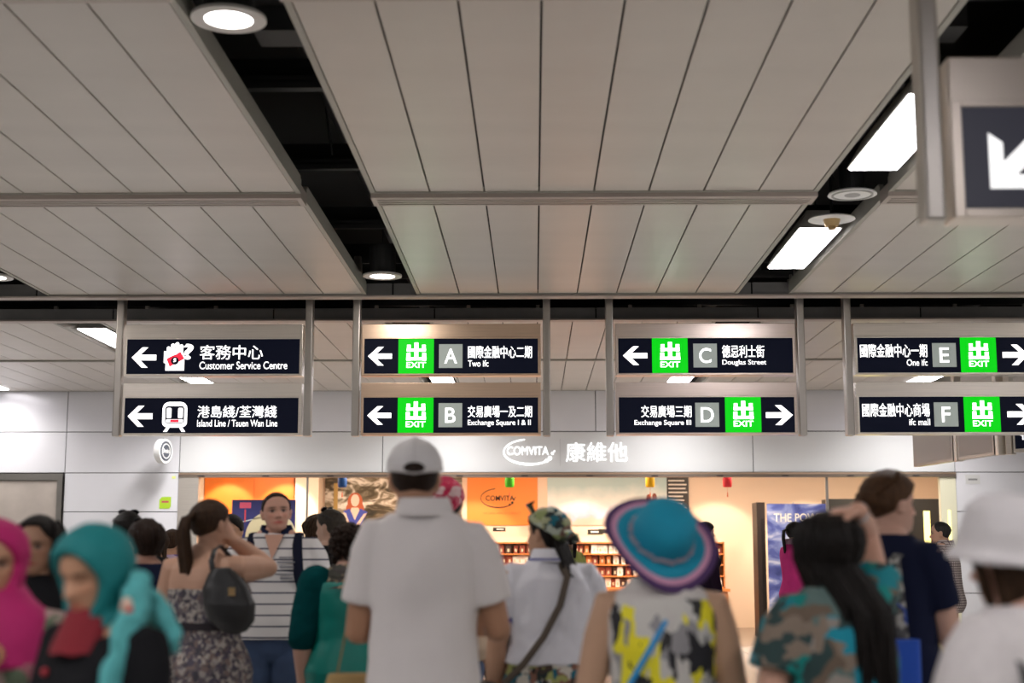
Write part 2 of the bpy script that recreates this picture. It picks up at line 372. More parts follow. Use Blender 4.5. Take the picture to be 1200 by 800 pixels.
for x, l in ((-4.93,'small bright rectangular lamp seen in the gap of the Customer Service sign'), (-1.34,'small bright lamp seen in the gap between the A and B sign boxes'),
             (2.12,'small bright lamp seen in the gap between the C and D sign boxes'), (5.66,'small bright lamp seen in the gap between the E and F sign boxes')):
    fluo(x, 20.4, ZL, l, data=FLW)
fluo(-4.98, 16.5, ZL, 'bright lamp with grey housing at far left slot beside the Customer Service sign post')
fluo(-8.25, 20.9, ZL, 'dark edged lamp at the extreme left above the white wall', data=FLN)
down(-1.45, 6.45, ZL+.02, 'large round downlight glowing near the top left of the ceiling')
down(-1.39, 12.8, ZL+.02, 'small round downlight in the left slot just above the A sign')
for x in (-4.98, 5.85): down(x, 12.8, ZL+.02, 'round downlight in the outer ceiling slot on the '+('left' if x < 0 else 'right'), 'downlights in outer slots')
for x in (-8.6, -4.98, -1.36, 2.25, 5.87, 8.9):
    for y in ((.8,) if abs(x) < 3 else (.8, 4.2)): fluo(x, y, ZL, '%s added unseen rectangular lamp from the left in the %s row over the near concourse' % (ORD[[-8.6,-4.98,-1.36,2.25,5.87,8.9].index(x)], 'nearest' if y < 2 else 'next'), 'added fill lamps above the near concourse', FLN)  # unseen lamps, added for floor bounce and to brighten people's backs
for x in (-4.98, 5.87):
    fluo(x, 8.9, ZL, 'rectangular lamp in the outer slot on the '+('left' if x < 0 else 'right'), 'lamps in the outer slots')
# ceiling speaker and sprinkler
t = tag(empty('ceiling_speaker', (2.24, 9.78, ZL-.01)), 'round white ceiling speaker disc in the right slot', 'speaker')
MB().cyl((0,0,0), .17, .012, 40, r2=.165).build('disc', white_m, t, False); ringband(MB(), .13, .145, -.006, .001).build('ring', mat('grey_ring', (.35,.35,.33), .5), t)
MB().cyl((0,0,-.004), .055, .006, 24).build('grille', mat('grey_grille', (.4,.39,.38), .6), t); MB().cyl((0,0,.012), .09, .2, 20).build('can', dark_m, t)
t = tag(empty('sprinkler', (2.25, 10.53, ZL-.01)), 'brass sprinkler head below a round white disc, right slot', 'sprinkler')
MB().cyl((0,0,0), .175, .01, 40, r2=.17).build('disc', white_m, t); MB().cyl((0,0,-.05), .05, .05, 20, r2=.065).build('collar', brass, t)
MB().cyl((0,0,-.075), .03, .025, 16).build('nozzle', brass, t); MB().tube([(0,0,.01),(0,0,.36)], .012, 8).build('pipe', dark_m, t)

# ------------------------------------------------------------------ hanging signs
U = .00848
sgn_dark = mat('sign_panel_dark', (.004,.005,.012), .6, spec=.08, emit=.012, ecol=(.15,.2,.5,1))
sgn_text = mat('sign_lettering_lit', (1,1,1), .5, emit=1.35, ecol=(1,.985,1,1))
sgn_green = mat('sign_green_lit', (0,.10,.0), .5, spec=.2, emit=.9, ecol=(0,.66,.008,1))
sgn_grey = mat('sign_grey_square', (.30,.33,.31), .4, emit=.28, ecol=(.45,.52,.48,1))
sgn_red = mat('sign_red', (.8,.03,.05), .4, emit=.8, ecol=(.85,.02,.06,1))
def arrow_pts(x0, x1, z0, z1, right=False):
    """arrow with a bent chevron head, as outline pieces"""
    w = x1-x0; h = z1-z0; cz = (z0+z1)/2; t = h*.26
    P = [(0,.5),(.42,1),(.66,1),(.36,.64),(1,.64),(1,.36),(.36,.36),(.66,0),(.42,0)]
    return [((x1 - p[0]*w) if right else (x0 + p[0]*w), z0 + p[1]*h) for p in P]
def convex(mb, pts_list, d, y):
    for p in pts_list: mb.poly(p, d, y)
def sign_cabinet(parent, zt, items, H=61, W=209.5, head=14, name='sign_box', hm=None, back=True):
    """cabinet hung with its top at zt; item positions are in sign units from its top left corner"""
    hm = hm or steel
    c = MB(); w = W*U; h = H*U; c.box(0, w, 0, .13, -h, 0)
    o = c.build(name, hm, parent, loc=(0, 0, zt)); bevel(o, .004)
    fx = lambda x: x*U; fz = lambda z: -z*U
    f0, f1 = head+1.5, H-.5
    m = MB()
    m.box(fx(.3), fx(3.2), -.012, 0, fz(f1), fz(f0)); m.box(fx(W-3.4), fx(W-.3), -.012, 0, fz(f1), fz(f0))
    m.box(fx(3.2), fx(W-3.4), -.012, 0, fz(f0+2), fz(f0)); m.box(fx(3.2), fx(W-3.4), -.012, 0, fz(f1), fz(f1-2))
    bevel(m.build('face_frame', hm, o), .003, 1)
    MB().box(fx(3.2), fx(W-3.4), -.004, 0, fz(f1-2), fz(f0+2)).build('dark_panel', sgn_dark, o)
    y = -.0045
    for it in items:
        k = it[0]
        if k == 'arrow':
            _, x0, x1, z0, z1, r = it; P = arrow_pts(fx(x0), fx(x1), fz(z1), fz(z0), r)
            MB().add([(a, y-.002, b) for a, b in P], [(0,1,2,3),(0,3,6),(0,6,7,8),(3,4,5,6)]).build('arrow', sgn_text, o)
        elif k == 'green':
            x = it[1]; MB().box(fx(x), fx(x+41.5), y-.001, 0, fz(f1-2), fz(f0+2)).build('exit_panel', sgn_green, o)
            g = MB(); gx = x+9.5; z0 = f0+7.5
            def gb(a, b, c_, d): g.box(fx(gx+a), fx(gx+b), y-.004, y-.001, fz(z0+d), fz(z0+c_))
            # two stacked open boxes with a central stroke (the exit character)
            gb(9.1,13.9,-1,19); gb(.6,5,1.6,9.6); gb(18,22.4,1.6,9.6); gb(.6,22.4,6.2,9.6)
            gb(0,4.6,11.4,20); gb(18.4,23,11.4,20); gb(0,23,16.4,20)
            
            g.build('exit_character', sgn_text, o)
            text('EXIT', fx(gx), fz(z0+28.8), 23*U, 6.8*U, sgn_text, o, y-.003, .018)
        elif k == 'square':
            _, x, ch = it; MB().box(fx(x), fx(x+27.5), y-.001, 0, fz(f0+36.5), fz(f0+8.5)).build('letter_square', sgn_grey, o)
            wd_ = {'A':15,'B':12,'C':14,'D':15,'E':11,'F':10}[ch]
            text(ch, fx(x+13.75-wd_/2), fz(f0+31.3), wd_*U, 17.5*U, sgn_text, o, y-.003, .008)
        elif k == 'text':
            _, s, x0, x1, z0, z1, b = it
            text(s, fx(x0), fz(z1), (x1-x0)*U, (z1-z0)*U, sgn_text, o, y-.002, b)
        elif k == 'hand':
            x0, z0 = it[1:]
            g = MB(); g.box(fx(x0), fx(x0+22), y-.001, y, fz(z0+33), fz(z0+13))
            for i, (a, t_) in enumerate(((1,5),(6,1.5),(11,0),(16,2.5))): g.box(fx(x0+a), fx(x0+a+4.3), y-.001, y, fz(z0+14), fz(z0+t_+1)); g.cyl((fx(x0+a+2.15), y-.001, fz(z0+t_+1.5)), 2.15*U, .001, 12, 'y')
            g.box(fx(x0-2.2), fx(x0+1), y-.001, y, fz(z0+24), fz(z0+10)); g.build('hand_pictogram', sgn_text, o)
            r = MB().add([(fx(x0+1), y-.003, fz(z0+19)),(fx(x0+17.5), y-.003, fz(z0+11)),(fx(x0+22), y-.003, fz(z0+19)),(fx(x0+5), y-.003, fz(z0+28.5))], [(0,1,2,3)]); r.build('red_banknote', sgn_red, o)
            MB().cyl((fx(x0+11), y-.005, fz(z0+21.5)), 4.6*U, .001, 20, 'y').build('coin', sgn_dark, o)
            text('$', fx(x0+9.3), fz(z0+24.7), 3.4*U, 6.4*U, sgn_text, o, y-.0065, .03)
            text('?', fx(x0+20.5), fz(z0+20), 12*U, 18.6*U, sgn_text, o, y-.002, .035)
        elif k == 'train':
            x0, z0 = it[1:]
            def rr(mb, a, b, c_, d, r, yy):
                P = []
                for cx, cz, s in ((b-r,c_+r,0),(a+r,c_+r,1),(a+r,d-r*.7,2),(b-r,d-r*.7,3)):
                    for q in range(5):
                        an = s*PI/2 + q*PI/8; P.append((fx(x0+cx+r*math.cos(an)), fz(z0+cz-(r if s < 2 else r*.7)*math.sin(an))))
                mb.add([(p[0], yy, p[1]) for p in P], [tuple(range(len(P)))])
            g = MB(); rr(g, 0, 29, 0, 30, 8, y-.001); g.add([(fx(x0+5),y-.001,fz(z0+30)),(fx(x0+9),y-.001,fz(z0+30)),(fx(x0+6),y-.001,fz(z0+35)),(fx(x0+1.5),y-.001,fz(z0+35))],[(0,1,2,3)])
            g.add([(fx(x0+24),y-.001,fz(z0+30)),(fx(x0+20),y-.001,fz(z0+30)),(fx(x0+23),y-.001,fz(z0+35)),(fx(x0+27.5),y-.001,fz(z0+35))],[(0,1,2,3)]); g.build('train_pictogram', sgn_text, o)
            g = MB(); rr(g, 3.4, 25.6, 5, 25, 3, y-.003); g.build('train_front', sgn_dark, o)
            g = MB(); rr(g, 5, 10.6, 7, 19, 1.5, y-.004); rr(g, 18.4, 24, 7, 19, 1.5, y-.004); rr(g, 4.6, 24.4, 20.4, 24, 1.0, y-.004); g.build('train_windows', sgn_text, o)
            MB().box(fx(x0+9.5), fx(x0+19.5), y-.0062, y-.005, fz(z0+23.7), fz(z0+20.8)).build('red_band', sgn_red, o)
        elif k == 'plate':
            MB().box(fx(it[1]), fx(it[1]+9), -.003, 0, fz(13), fz(10)).build('maker_plate', mat('plate', (.7,.6,.5), .5), o)
    return o
def hanging_sign(x, y, label, top, bot, hm, grp, W=209.5, post_top=4.35, zt=3.653, zb=3.066):
    t = tag(empty('hanging_sign', (x, y, 0)), label, 'sign', grp)
    for px in (-.095, W*U+.02):
        bevel(MB().box(px, px+.075, .0, .12, 2.54, post_top).build('post', steel_dark, t), .012, 3)
        MB().box(px-.03, px+.105, -.01, .13, post_top-.28, post_top-.22).box(px-.05, px-.03, .02, .06, post_top-.4, post_top-.2).build('bracket', steel_dark, t)
    sign_cabinet(t, zt, top, hm=hm); sign_cabinet(t, zb, bot, hm=hm)
    return t
YS = 13.95
# ...left edges come from the spacing of the gantry: units 143, 422.5, 720, 998
hanging_sign(-4.075, YS, 'leftmost hanging double sign reading Customer Service Centre above Island Line',
  [('arrow',9,38,27,51,False),('hand',49,21.5),('text','客務中心',89,163,24.5,41.5,.007),('text','Customer Service Centre',89,192,44,53,.007)],
  [('arrow',7,36,26.5,51,False),('train',47.5,22),('text','港島綫/荃灣綫',88.5,181,26.6,40.6,.007),('text','Island Line / Tsuen Wan Line',88.5,182,43,51,.007)], steel, 'hanging double signs')
hanging_sign(-1.71, YS, 'hanging double sign with lit exit letters A and B and left arrows',
  [('arrow',7.5,35.5,27,49,False),('green',43),('square',90.5,'A'),('text','國際金融中心二期',124.5,199,26,40.6,.008),('text','Two ifc',124.5,148.5,43,50.5,.007)],
  [('arrow',7.5,35.5,27.5,49,False),('green',43),('square',90.5,'B'),('text','交易廣場一及二期',124.5,199,27,40.6,.008),('text','Exchange Square I & II',124.5,197.5,43.5,51.5,.007)], steel_bronze, 'hanging double signs')
hanging_sign(.805, YS, 'hanging double sign with lit exit letters C and D, arrows pointing apart',
  [('arrow',8.5,37,27,49,False),('green',42.5),('square',90.5,'C'),('text','德忌利士街',124,173,26,40.6,.007),('text','Douglas Street',124,175,43,50.5,.007),('plate',200)],
  [('text','交易廣場三期',29,87,27,41,.007),('text','Exchange Square III',21,86.5,44,51.5,.007),('square',91.5,'D'),('green',126),('arrow',173,204,27,50,True)], mat('rosy_brushed_steel', (.74,.63,.56), .28, 1.0, bump=.05, bscale=8, stretch=(1,1,60), var=.1, vscale=2), 'hanging double signs')
hanging_sign(3.16, YS, 'rightmost hanging double sign with exit letters E and F and right arrows',
  [('text','國際金融中心一期',6.5,84,25,40.6,.007),('text','One ifc',60,84,43,50.5,.007),('square',90,'E'),('green',122.5),('arrow',171,201,26,50,True)],
  [('text','國際金融中心商場',6.5,84,25,40.6,.007),('text','ifc mall',60,84,43,50.5,.007),('square',89,'F'),('green',123.5),('arrow',173,203,26,50,True)], steel, 'hanging double signs')
# close sign at top right
t = tag(empty('hanging_sign', (1.365, 4.85, 0)), 'close blurred hanging sign at the top right with a white diagonal arrow', 'sign')
bevel(MB().box(0, .072, .0, .12, 2.545, 4.9).build('post', steel_dark, t), .012, 3)
bevel(MB().box(1.75, 1.82, .0, .12, 2.545, 4.9).build('post', steel_dark, t), .012, 3)
ob = bevel(MB().box(.098, 1.72, 0, .13, 2.55, 3.135).build('sign_box', mat('pale_steel', (.62,.55,.48), .3, 1.0), t), .006)
m = MB(); m.box(.098,.135,-.012,0,2.552,2.975); m.box(1.68,1.72,-.012,0,2.552,2.975); m.box(.135,1.68,-.012,0,2.552,2.585); m.box(.135,1.68,-.012,0,2.95,2.975); bevel(m.build('face_frame', MATS['pale_steel'], ob), .003, 1)
MB().box(.135, 1.68, -.004, 0, 2.585, 2.95).build('dark_panel', mat('sign_panel_slate', (.02,.021,.03), .35, emit=.05, ecol=(.3,.3,.45,1)), ob)
ax, az = .225, 2.655
g = MB()
g.add([(ax,-.006,az),(ax+.20,-.006,az),(ax+.165,-.006,az+.05),(ax+.05,-.006,az+.05)], [(0,1,2,3)])
g.add([(ax,-.006,az),(ax+.05,-.006,az+.05),(ax+.05,-.006,az+.165),(ax,-.006,az+.20)], [(0,1,2,3)])
g.add([(ax+.03,-.006,az+.075),(ax+.075,-.006,az+.03),(ax+.27,-.006,az+.225),(ax+.225,-.006,az+.27)], [(0,1,2,3)])
g.build('arrow', mat('arrow_white_lit', (1,1,1), .5, emit=.9), ob)
# angled signs in front of the right wall
t = tag(empty('angled_sign', (5.16, 19.3, 0)), 'row of plain grey sign backs hanging at an angle under the F sign', 'sign')
t.rotation_euler = (0, 0, math.atan2(-3.4, .46))
gb_m = mat('grey_sign_back', (.45,.44,.43), .5, .2)
for a, b in ((0,1.25),(1.4,2.4)):
    o = MB().box(a, b, -.05, .05, 2.55, 3.0).build('sign_box', steel_dark, t); bevel(o, .004)
    for s in (-1,1): MB().box(a+.04, b-.04, s*.05-.003, s*.05+.003, 2.585, 2.97).build('blank_panel', gb_m, o)
for a in (1.28, 2.43): bevel(MB().box(a, a+.09, -.05, .05, 2.54, 4.2).build('post', steel, t), .01, 2)
t = tag(empty('angled_sign', (5.62, 16.7, 0)), 'dark angled sign with small white lettering at the right edge', 'sign'); t.rotation_euler = (0,0,math.radians(-50))
ob = MB().box(0, 1.7, -.05, .05, 2.56, 3.1).build('sign_box', steel, t); MB().box(.03, 1.67, -.056, -.05, 2.60, 2.98).build('dark_panel', sgn_dark, ob)
text('東涌綫', .1, 2.80, .5, .13, sgn_text, ob, -.058, .012); text('Tung Chung Line', .1, 2.68, .75, .08, sgn_text, ob, -.058, .02)
bevel(MB().box(-.1, -.02, -.05, .05, 2.54, 4.2).build('post', steel, t), .01, 2); bevel(MB().box(1.72, 1.80, -.05, .05, 2.54, 4.2).build('post', steel, t), .01, 2)

# ------------------------------------------------------------------ wall-mounted small things
t = tag(empty('round_sign', (-5.63, 21.5, 2.93)), 'round white drum sign with dark face on the left wall', 'sign'); t.rotation_euler = (0,0,math.radians(72))
ringband(MB(), .165, .185, -.05, .05, 40).xf(Matrix.Rotation(PI/2, 4, 'X')).build('rim', white_m, t, False)
MB().cyl((0,-.045,0), .17, .09, 40, 'y').build('drum', white_m, t, False)
MB().cyl((0,-.052,0), .15, .006, 40, 'y').build('face', mat('slate_face', (.06,.07,.09), .4), t)
ringband(MB(), .10, .115, 0, .004, 40).xf(Matrix.Translation((0,-.054,0)) @ Matrix.Rotation(PI/2, 4, 'X')).build('ring_mark', white_m, t)
text('3min', -.09, -.03, .18, .07, white_m, t, -.056, .03); MB().tube([(0,.02,0),(.47,.16,0)], .018, 8).build('bracket', steel_dark, t)
t = tag(MB().poly([(-.09,-.09),(.06,-.09),(.09,-.06),(.09,.09),(-.05,.09),(-.09,.05)], .004, -.004).build('sticker', mat('lime_green', (.40,.62,.03), .5), None, loc=(-5.70, 21.998, 2.17)), 'lime green leaf-shaped sticker on the white wall left of the shop', 'sticker')
MB().box(-.055, .055, -.006, -.004, .0, .03).build('print_band', mat('sticker_red', (.5,.1,.1), .5), t)
tag(MB().box(-.03,.03,-.004,0,-.02,.02).build('sticker', mat('pale_yellow', (.7,.75,.25), .5), None, loc=(-5.58,21.998,2.56)), 'tiny pale yellow sticker high on the white wall beside the shopfront', 'sticker')
t = tag(MB().box(-.11,.11,-.006,0,-.07,.07).build('notice_plate', mat('pale_grey_plate', (.6,.6,.58), .5), None, loc=(6.72,21.998,2.52)), 'small pale grey plate on the white wall right of the shopfront', 'plate')
MB().box(-.07,.07,-.008,-.006,-.015,.012).build('print_line', mat('ink_grey', (.25,.25,.25), .6), t)

# shop name sign: oval swoosh, name and characters
sw = tag(empty('shop_sign', (.2, 21.985, 2.93)), 'white glowing shop name with oval swoosh and Chinese characters above the shopfront', 'sign')
sgw = mat('shop_letters_lit', (1,1,1), .4, emit=1.3)
def swoosh(cx, cz, rx, rz, m, parent, y=0, a0=100, a1=330, w=.022, name='swoosh'):
    mb = MB(); n = 40; q = []
    for i in range(n+1):
        a = math.radians(a0 + (a1-a0)*i/n); ww = w*(.35+.65*math.sin(PI*min(1,(i/n)*.85+.08)))
        q.append(((cx+(rx)*math.cos(a), y, cz+(rz)*math.sin(a)), (cx+(rx-ww*.6)*math.cos(a), y, cz+(rz-ww*1.6)*math.sin(a))))
    vs = [p for pr in q for p in pr]; fs = [(2*i, 2*i+2, 2*i+3, 2*i+1) for i in range(n)]
    mb.add(vs, fs)
    for dx, dz, r in ((.80,-.46,.075),(.66,-.66,.06),(.90,-.10,.05),(.97,.06,.033)): mb.cyl((cx+dx*rx, y-.002, cz+dz*rz), r*rx, .002, 14, 'y')
    return mb.build(name, m, parent)
swoosh(-.28, .015, .40, .205, sgw, sw)
text('COMVITA', -.62, -.03, .64, .13, sgw, sw, 0, .0); text('康維他', .285, -.135, .95, .30, sgw, sw, 0, .0)
MB().box(.195, .200, -.002, 0, -.2, .22).build('divider', mat('divider_grey', (.45,.45,.45), .5), sw)

# ------------------------------------------------------------------ shop interior
YB = 27.58
orange_m = mat('orange_laminate', (.78,.20,.02), .45, var=.1, vscale=6)
t = tag(empty('wall_cabinet', (-5.42, 27.3, 0)), 'tall orange laminate cabinet at the left of the shop', 'cabinet')
MB().box(-.86,.86,-.25,.28,0,3.3).build('body', orange_m, t)
for a, b in ((-.85,.10),(.11,.85)): MB().box(a+.006, b-.006, -.27,-.25,.1,3.28).build('door', orange_m, t)
tag(MB().box(-.28,.28,-.2,.3,0,3.3).build('shop_pillar', mat('pillar_cream', (.85,.72,.58), .5), None, loc=(-6.35, 27.25, 0)), 'cream pillar left of the orange cabinet in the shop', 'pillar')
tag(MB().box(-.22,.22,-.25,.3,0,3.3).build('shop_pillar', MATS['pillar_cream'], None, loc=(-4.30, 27.2, 0)), 'cream pillar between the orange cabinet and the waterfall picture', 'pillar')
# navy moon poster in the window
t = tag(MB().box(-.50,.50,-.01,.01,0,1.75).build('window_poster', mat('navy_print', (.035,.035,.16), .5), None, loc=(-4.25, 22.42, .48)), 'navy poster with a pale moon standing in the shop window', 'poster')
MB().cyl((.12,-.014,1.17), .40, .003, 48, 'y').build('moon_print', mat('moon_print', (.85,.74,.45), .5), t)
MB().box(-.30,-.26,-.01,.01,-.48,0).build('leg', steel_dark, t); MB().box(.26,.30,-.01,.01,-.48,0).build('leg', steel_dark, t)
redp = mat('red_print', (.8,.08,.08), .5); text('月夜月', -.16, 1.05, .5, .14, redp, t, -.018, .0)
MB().box(-.38,-.2,-.014,-.01,1.62,1.71).build('lantern_print', mat('pink_print', (.85,.12,.2), .5), t); MB().box(-.30,-.28,-.014,-.01,1.40,1.60).build('tassel_print', redp, t)
MB().box(.27,.37,-.018,-.014,1.47,1.6).build('lantern_print', MATS['pink_print'], t)
MB().poly([(-.5,1.36),(.35,1.56),(.35,1.575),(-.5,1.375)], .003, -.014).build('string_print', white_m, t)
MB().box(-.49,-.42,-.014,-.01,1.1,1.3).build('orange_print', orange_m, t)
# waterfall picture
t = tag(MB().box(0,2.65,-.02,0,0,1.2).build('wall_picture', ramp_noise_mat('rock_and_water', [(0.30,(.02,.02,.012)),(.42,(.10,.075,.04)),(.50,(.28,.24,.17)),(.58,(.75,.70,.62)),(.70,(.95,.92,.85))], 2.6, (1,1,2.2), 8, .4, 1.2), None, loc=(-4.05, 27.598, 1.84)), 'large picture of rocks and a waterfall with a red-haired woman', 'picture')
FX = Matrix.Translation((-.17,0,0)) @ Matrix.Scale(.86,4)
MB().ell((.88,-.026,.62), (.17,.004,.22), 16, 10).ell((.88,-.026,.45), (.21,.004,.22), 16, 10).xf(FX).build('hair_print', mat('auburn_print', (.55,.12,.04), .5), t)
MB().ell((.88,-.032,.66), (.095,.004,.14), 16, 10).poly([(.80,.50),(.96,.50),(1.0,.36),(.88,.2),(.76,.36)], .003, -.034).xf(FX).build('face_print', mat('pale_skin_print', (.9,.7,.58), .5), t)
MB().poly([(.62,.42),(.76,.48),(.88,.22),(1.0,.48),(1.16,.40),(1.02,.08),(.98,-.0),(.74,-.0),(.72,.1)], .003, -.036).xf(FX).build('dress_print', mat('blue_print', (.06,.09,.5), .5), t)
MB().poly([(.62,.40),(.68,.38),(.78,.10),(.70,.06)], .003, -.038).poly([(1.15,.38),(1.08,.36),(.84,.02),(.92,.0)], .003, -.038).xf(FX).build('arm_print', MATS['pale_skin_print'], t)
text('LIVE WELL', .06, 1.02, .48, .08, mat('cream_print', (.8,.75,.6), .5), t, -.024, .012)
MB().box(.17,.25,-.024,-.02,.1,.90).build('bamboo_print', mat('bamboo_print', (.5,.33,.1), .5), t)
# orange logo poster
t = tag(MB().box(0,1.36,-.02,0,0,1.1).build('logo_board', mat('orange_board', (.85,.25,.035), .5), None, loc=(-1.30, 27.598, 1.93)), 'orange board with a black oval logo on the shop back wall', 'board')
ink = mat('black_ink', (.015,.01,.005), .5)
swoosh(.60, .52, .34, .19, ink, t, -.024, w=.016); text('COMVITA', .36, .47, .55, .1, ink, t, -.024, .012)
text('NATURAL HEALTH & BEAUTY', .31, .21, .74, .045, mat('brown_ink', (.55,.16,.03), .5), t, -.024, .002)
# landscape board
lm = mat('landscape_print', (.8,.8,.8), .5); nt = lm.node_tree; _b = nt.nodes['Principled BSDF']
_s = nt.nodes.new('ShaderNodeSeparateXYZ'); nt.links.new(nt.nodes['Texture Coordinate'].outputs['Object'], _s.inputs[0])
_n = nt.nodes.new('ShaderNodeTexNoise'); _n.inputs['Scale'].default_value = 3.2; _n.inputs['Detail'].default_value = 7; nt.links.new(nt.nodes['Texture Coordinate'].outputs['Object'], _n.inputs[0])
_a = nt.nodes.new('ShaderNodeMath'); _a.operation = 'MULTIPLY_ADD'; _a.inputs[1].default_value = .42; nt.links.new(_n.outputs[0], _a.inputs[0]); nt.links.new(_s.outputs[2], _a.inputs[2])
_r = nt.nodes.new('ShaderNodeValToRGB'); e = _r.color_ramp.elements
for _ in range(5): e.new(.5)
for i, (p, c) in enumerate(((0,(.50,.36,.28)),(.36,(.55,.42,.36)),(.42,(.42,.42,.55)),(.52,(.68,.62,.68)),(.60,(.80,.78,.80)),(.68,(.80,.82,.80)),(1,(.45,.60,.62)))): e[i].position = p; e[i].color = (*c, 1)
nt.links.new(_a.outputs[0], _r.inputs[0]); nt.links.new(_r.outputs[0], _b.inputs['Base Color'])
t = tag(MB().box(0,2.30,-.02,0,0,1.1).build('landscape_board', lm, None, loc=(.25, 27.598, 1.93)), 'pale mountain landscape board on the shop back wall', 'board')
MB().ell((1.95,-.024,.48),(.05,.003,.12), 12, 8).ell((2.06,-.024,.5),(.05,.003,.12), 12, 8).build('figure_print', mat('brown_print', (.25,.06,.03), .5), t)
t = tag(MB().box(0,.42,-.03,0,0,1.25).build('text_board', mat('dark_board', (.03,.022,.02), .45), None, loc=(2.55, 27.598, 1.80)), 'narrow black board with rows of white text beside the landscape', 'board')
tx_m = mat('board_text', (.75,.7,.65), .5)
for i, w in enumerate((.30,.36,.31,.35,.33,.36,.28,.30,.26,.34,.30,.2,.33,.25)):
    MB().box(.03, .03+w, -.033, -.03, 1.12-i*.075, 1.145-i*.075).build('text_row', tx_m, t)
# display shelves with packs, on an orange counter
wood = mat('orange_wood', (.62,.22,.06), .45, var=.15, vscale=5, stretch=(1,1,6))
t = tag(empty('display_counter', (1.25, 26.9, 0)), 'long orange wood counter under the product shelves', 'counter')
MB().box(-2.3, 2.3, -.3, .5, 0, .70).build('body', wood, t); MB().box(-2.34, 2.34, -.34, .5, .70, .75).build('countertop', wood, t)
for k in range(5): MB().box(-2.28+k*.92, -2.28+k*.92+.9, -.32, -.3, .06, .66).build('door', wood, t)
t = tag(empty('display_shelf', (1.25, 27.1, .75)), 'orange wood display shelf of honey-coloured packs in the shop', 'shelf')
MB().box(-2.3, 2.3, .16, .18, 0, .95).build('back_panel', mat('shelf_back', (.75,.62,.5), .5), t)
for z in (.0,.21,.42,.62,.83): MB().box(-2.3, 2.3, -.16, .17, z, z+.025).build('shelf_board', wood, t)
for x in (-2.3, -.77, .76, 2.28): MB().box(x, x+.02, -.16, .17, 0, .86).build('upright', wood, t)
MB().box(-.05,.55,-.18,-.165,1.02,1.10).build('shelf_sign', ink, t)
pk = [mat('red_brown_pack', (.22,.04,.02), .45), mat('white_pack', (.82,.80,.76), .45), mat('dark_pack', (.05,.02,.015), .45), mat('amber_pack', (.45,.14,.03), .4)]
box_me = {}
for i, p in enumerate(pk):
    for big in (0,1):
        w, h = ((.075,.150),(.105,.165))[big]
        box_me[i,big] = MB().box(-w/2,w/2,-.04,.04,0,h).mesh('product_box', p)
lab_me = MB().box(-.018,.018,-.0425,-.04,.03,.09).mesh('pack_label', mat('pack_label', (.6,.5,.35), .5))
names = ['red-brown','white','black','amber']
for r, z in enumerate((.025,.235,.445,.645)):
    x = -2.2; cnt = [0]*4
    while x < 2.2:
        i = random.choices((0,1,2,3), (5,5,1,2))[0]; big = random.random() < .6; w = .105 if big else .075
        o = link('product_box', box_me[i, int(big)], None, (1.25+x+w/2, 27.05+random.uniform(-.02,.02), .75+z))
        tag(o, '%s %s pack from the left on the %s row of the display shelf' % (ORD[cnt[i]], names[i], ('bottom','second','third','top')[r]), 'box', 'packs on the shop display shelf'); cnt[i] += 1
        link('pack_label', lab_me, o)
        x += w + random.choice((.005,.01,.03,.05))
# second lit shelf left of the white-capped man's back
t = tag(empty('white_display_case', (-2.4, 27.0, 0)), 'orange wood shelf unit under the waterfall picture', 'shelf')
for z in (1.75, 1.45, 1.15, .85): MB().box(-1.0,.9,-.2,.3,z,z+.05).build('shelf_board', wood, t)
MB().box(-1.0,.9,-.25,.3,0,.8).build('body', wood, t); MB().box(-.98,.88,.26,.29,.8,1.75).build('back_panel', shop_wall, t)
for zr, zn in ((1.20,'middle'),(1.50,'top'),(.90,'bottom')):
    for k in range(12):
        o = link('product_box', box_me[k % 4, k % 2], None, (-3.3+k*.15, 26.92, zr)); link('pack_label', lab_me, o)
        tag(o, '%s pack from the left, %s, on the %s board under the waterfall picture' % (ORD[k], names[k % 4], zn), 'box', 'packs under the waterfall picture')
# bottles on the left part of the counter
bot = MB(); bot.rings([[(r*math.cos(2*PI*j/12), r*math.sin(2*PI*j/12), z) for j in range(12)] for r, z in ((.026,0),(.028,.02),(.028,.11),(.012,.14),(.012,.17))])
bot = bot.mesh('body', mat('cream_bottle', (.85,.72,.45), .3), True); cap_me = MB().cyl((0,0,.17), .014, .025, 12).mesh('cap', white_m)
t = tag(MB().box(-.55,.55,-.2,.2,0,.78).box(-.58,.58,-.22,.22,.78,.82).build('low_plinth', mat('white_plinth', (.85,.8,.72), .5), None, loc=(-.6, 26.1, 0)), 'low white plinth of bottles before the orange logo board', 'plinth')
for r in range(2):
    for k in range(9):
        o = tag(empty('bottle', (-1.05+k*.11+r*.05, 26.0+r*.16, .82)), '%s cream bottle from the left in the %s row on the white plinth' % (ORD[k], ('front','back')[r]), 'bottle', 'cream bottles on the plinth'); link('body', bot, o); link('cap', cap_me, o)
# small name boards under the posters
t = tag(MB().box(0,.24,-.01,0,0,.07).build('name_plate', ink, None, loc=(-.80, 27.598, 1.82)), 'small black name plate below the orange logo board', 'plate'); MB().box(.07,.21,-.013,-.01,.025,.045).build('print_line', white_m, t)
t = tag(MB().box(0,.30,-.01,0,0,.09).build('name_plate', ink, None, loc=(1.02, 27.598, 1.76)), 'small black name plate below the landscape board', 'plate'); MB().box(.06,.25,-.013,-.01,.03,.06).build('print_line', white_m, t)
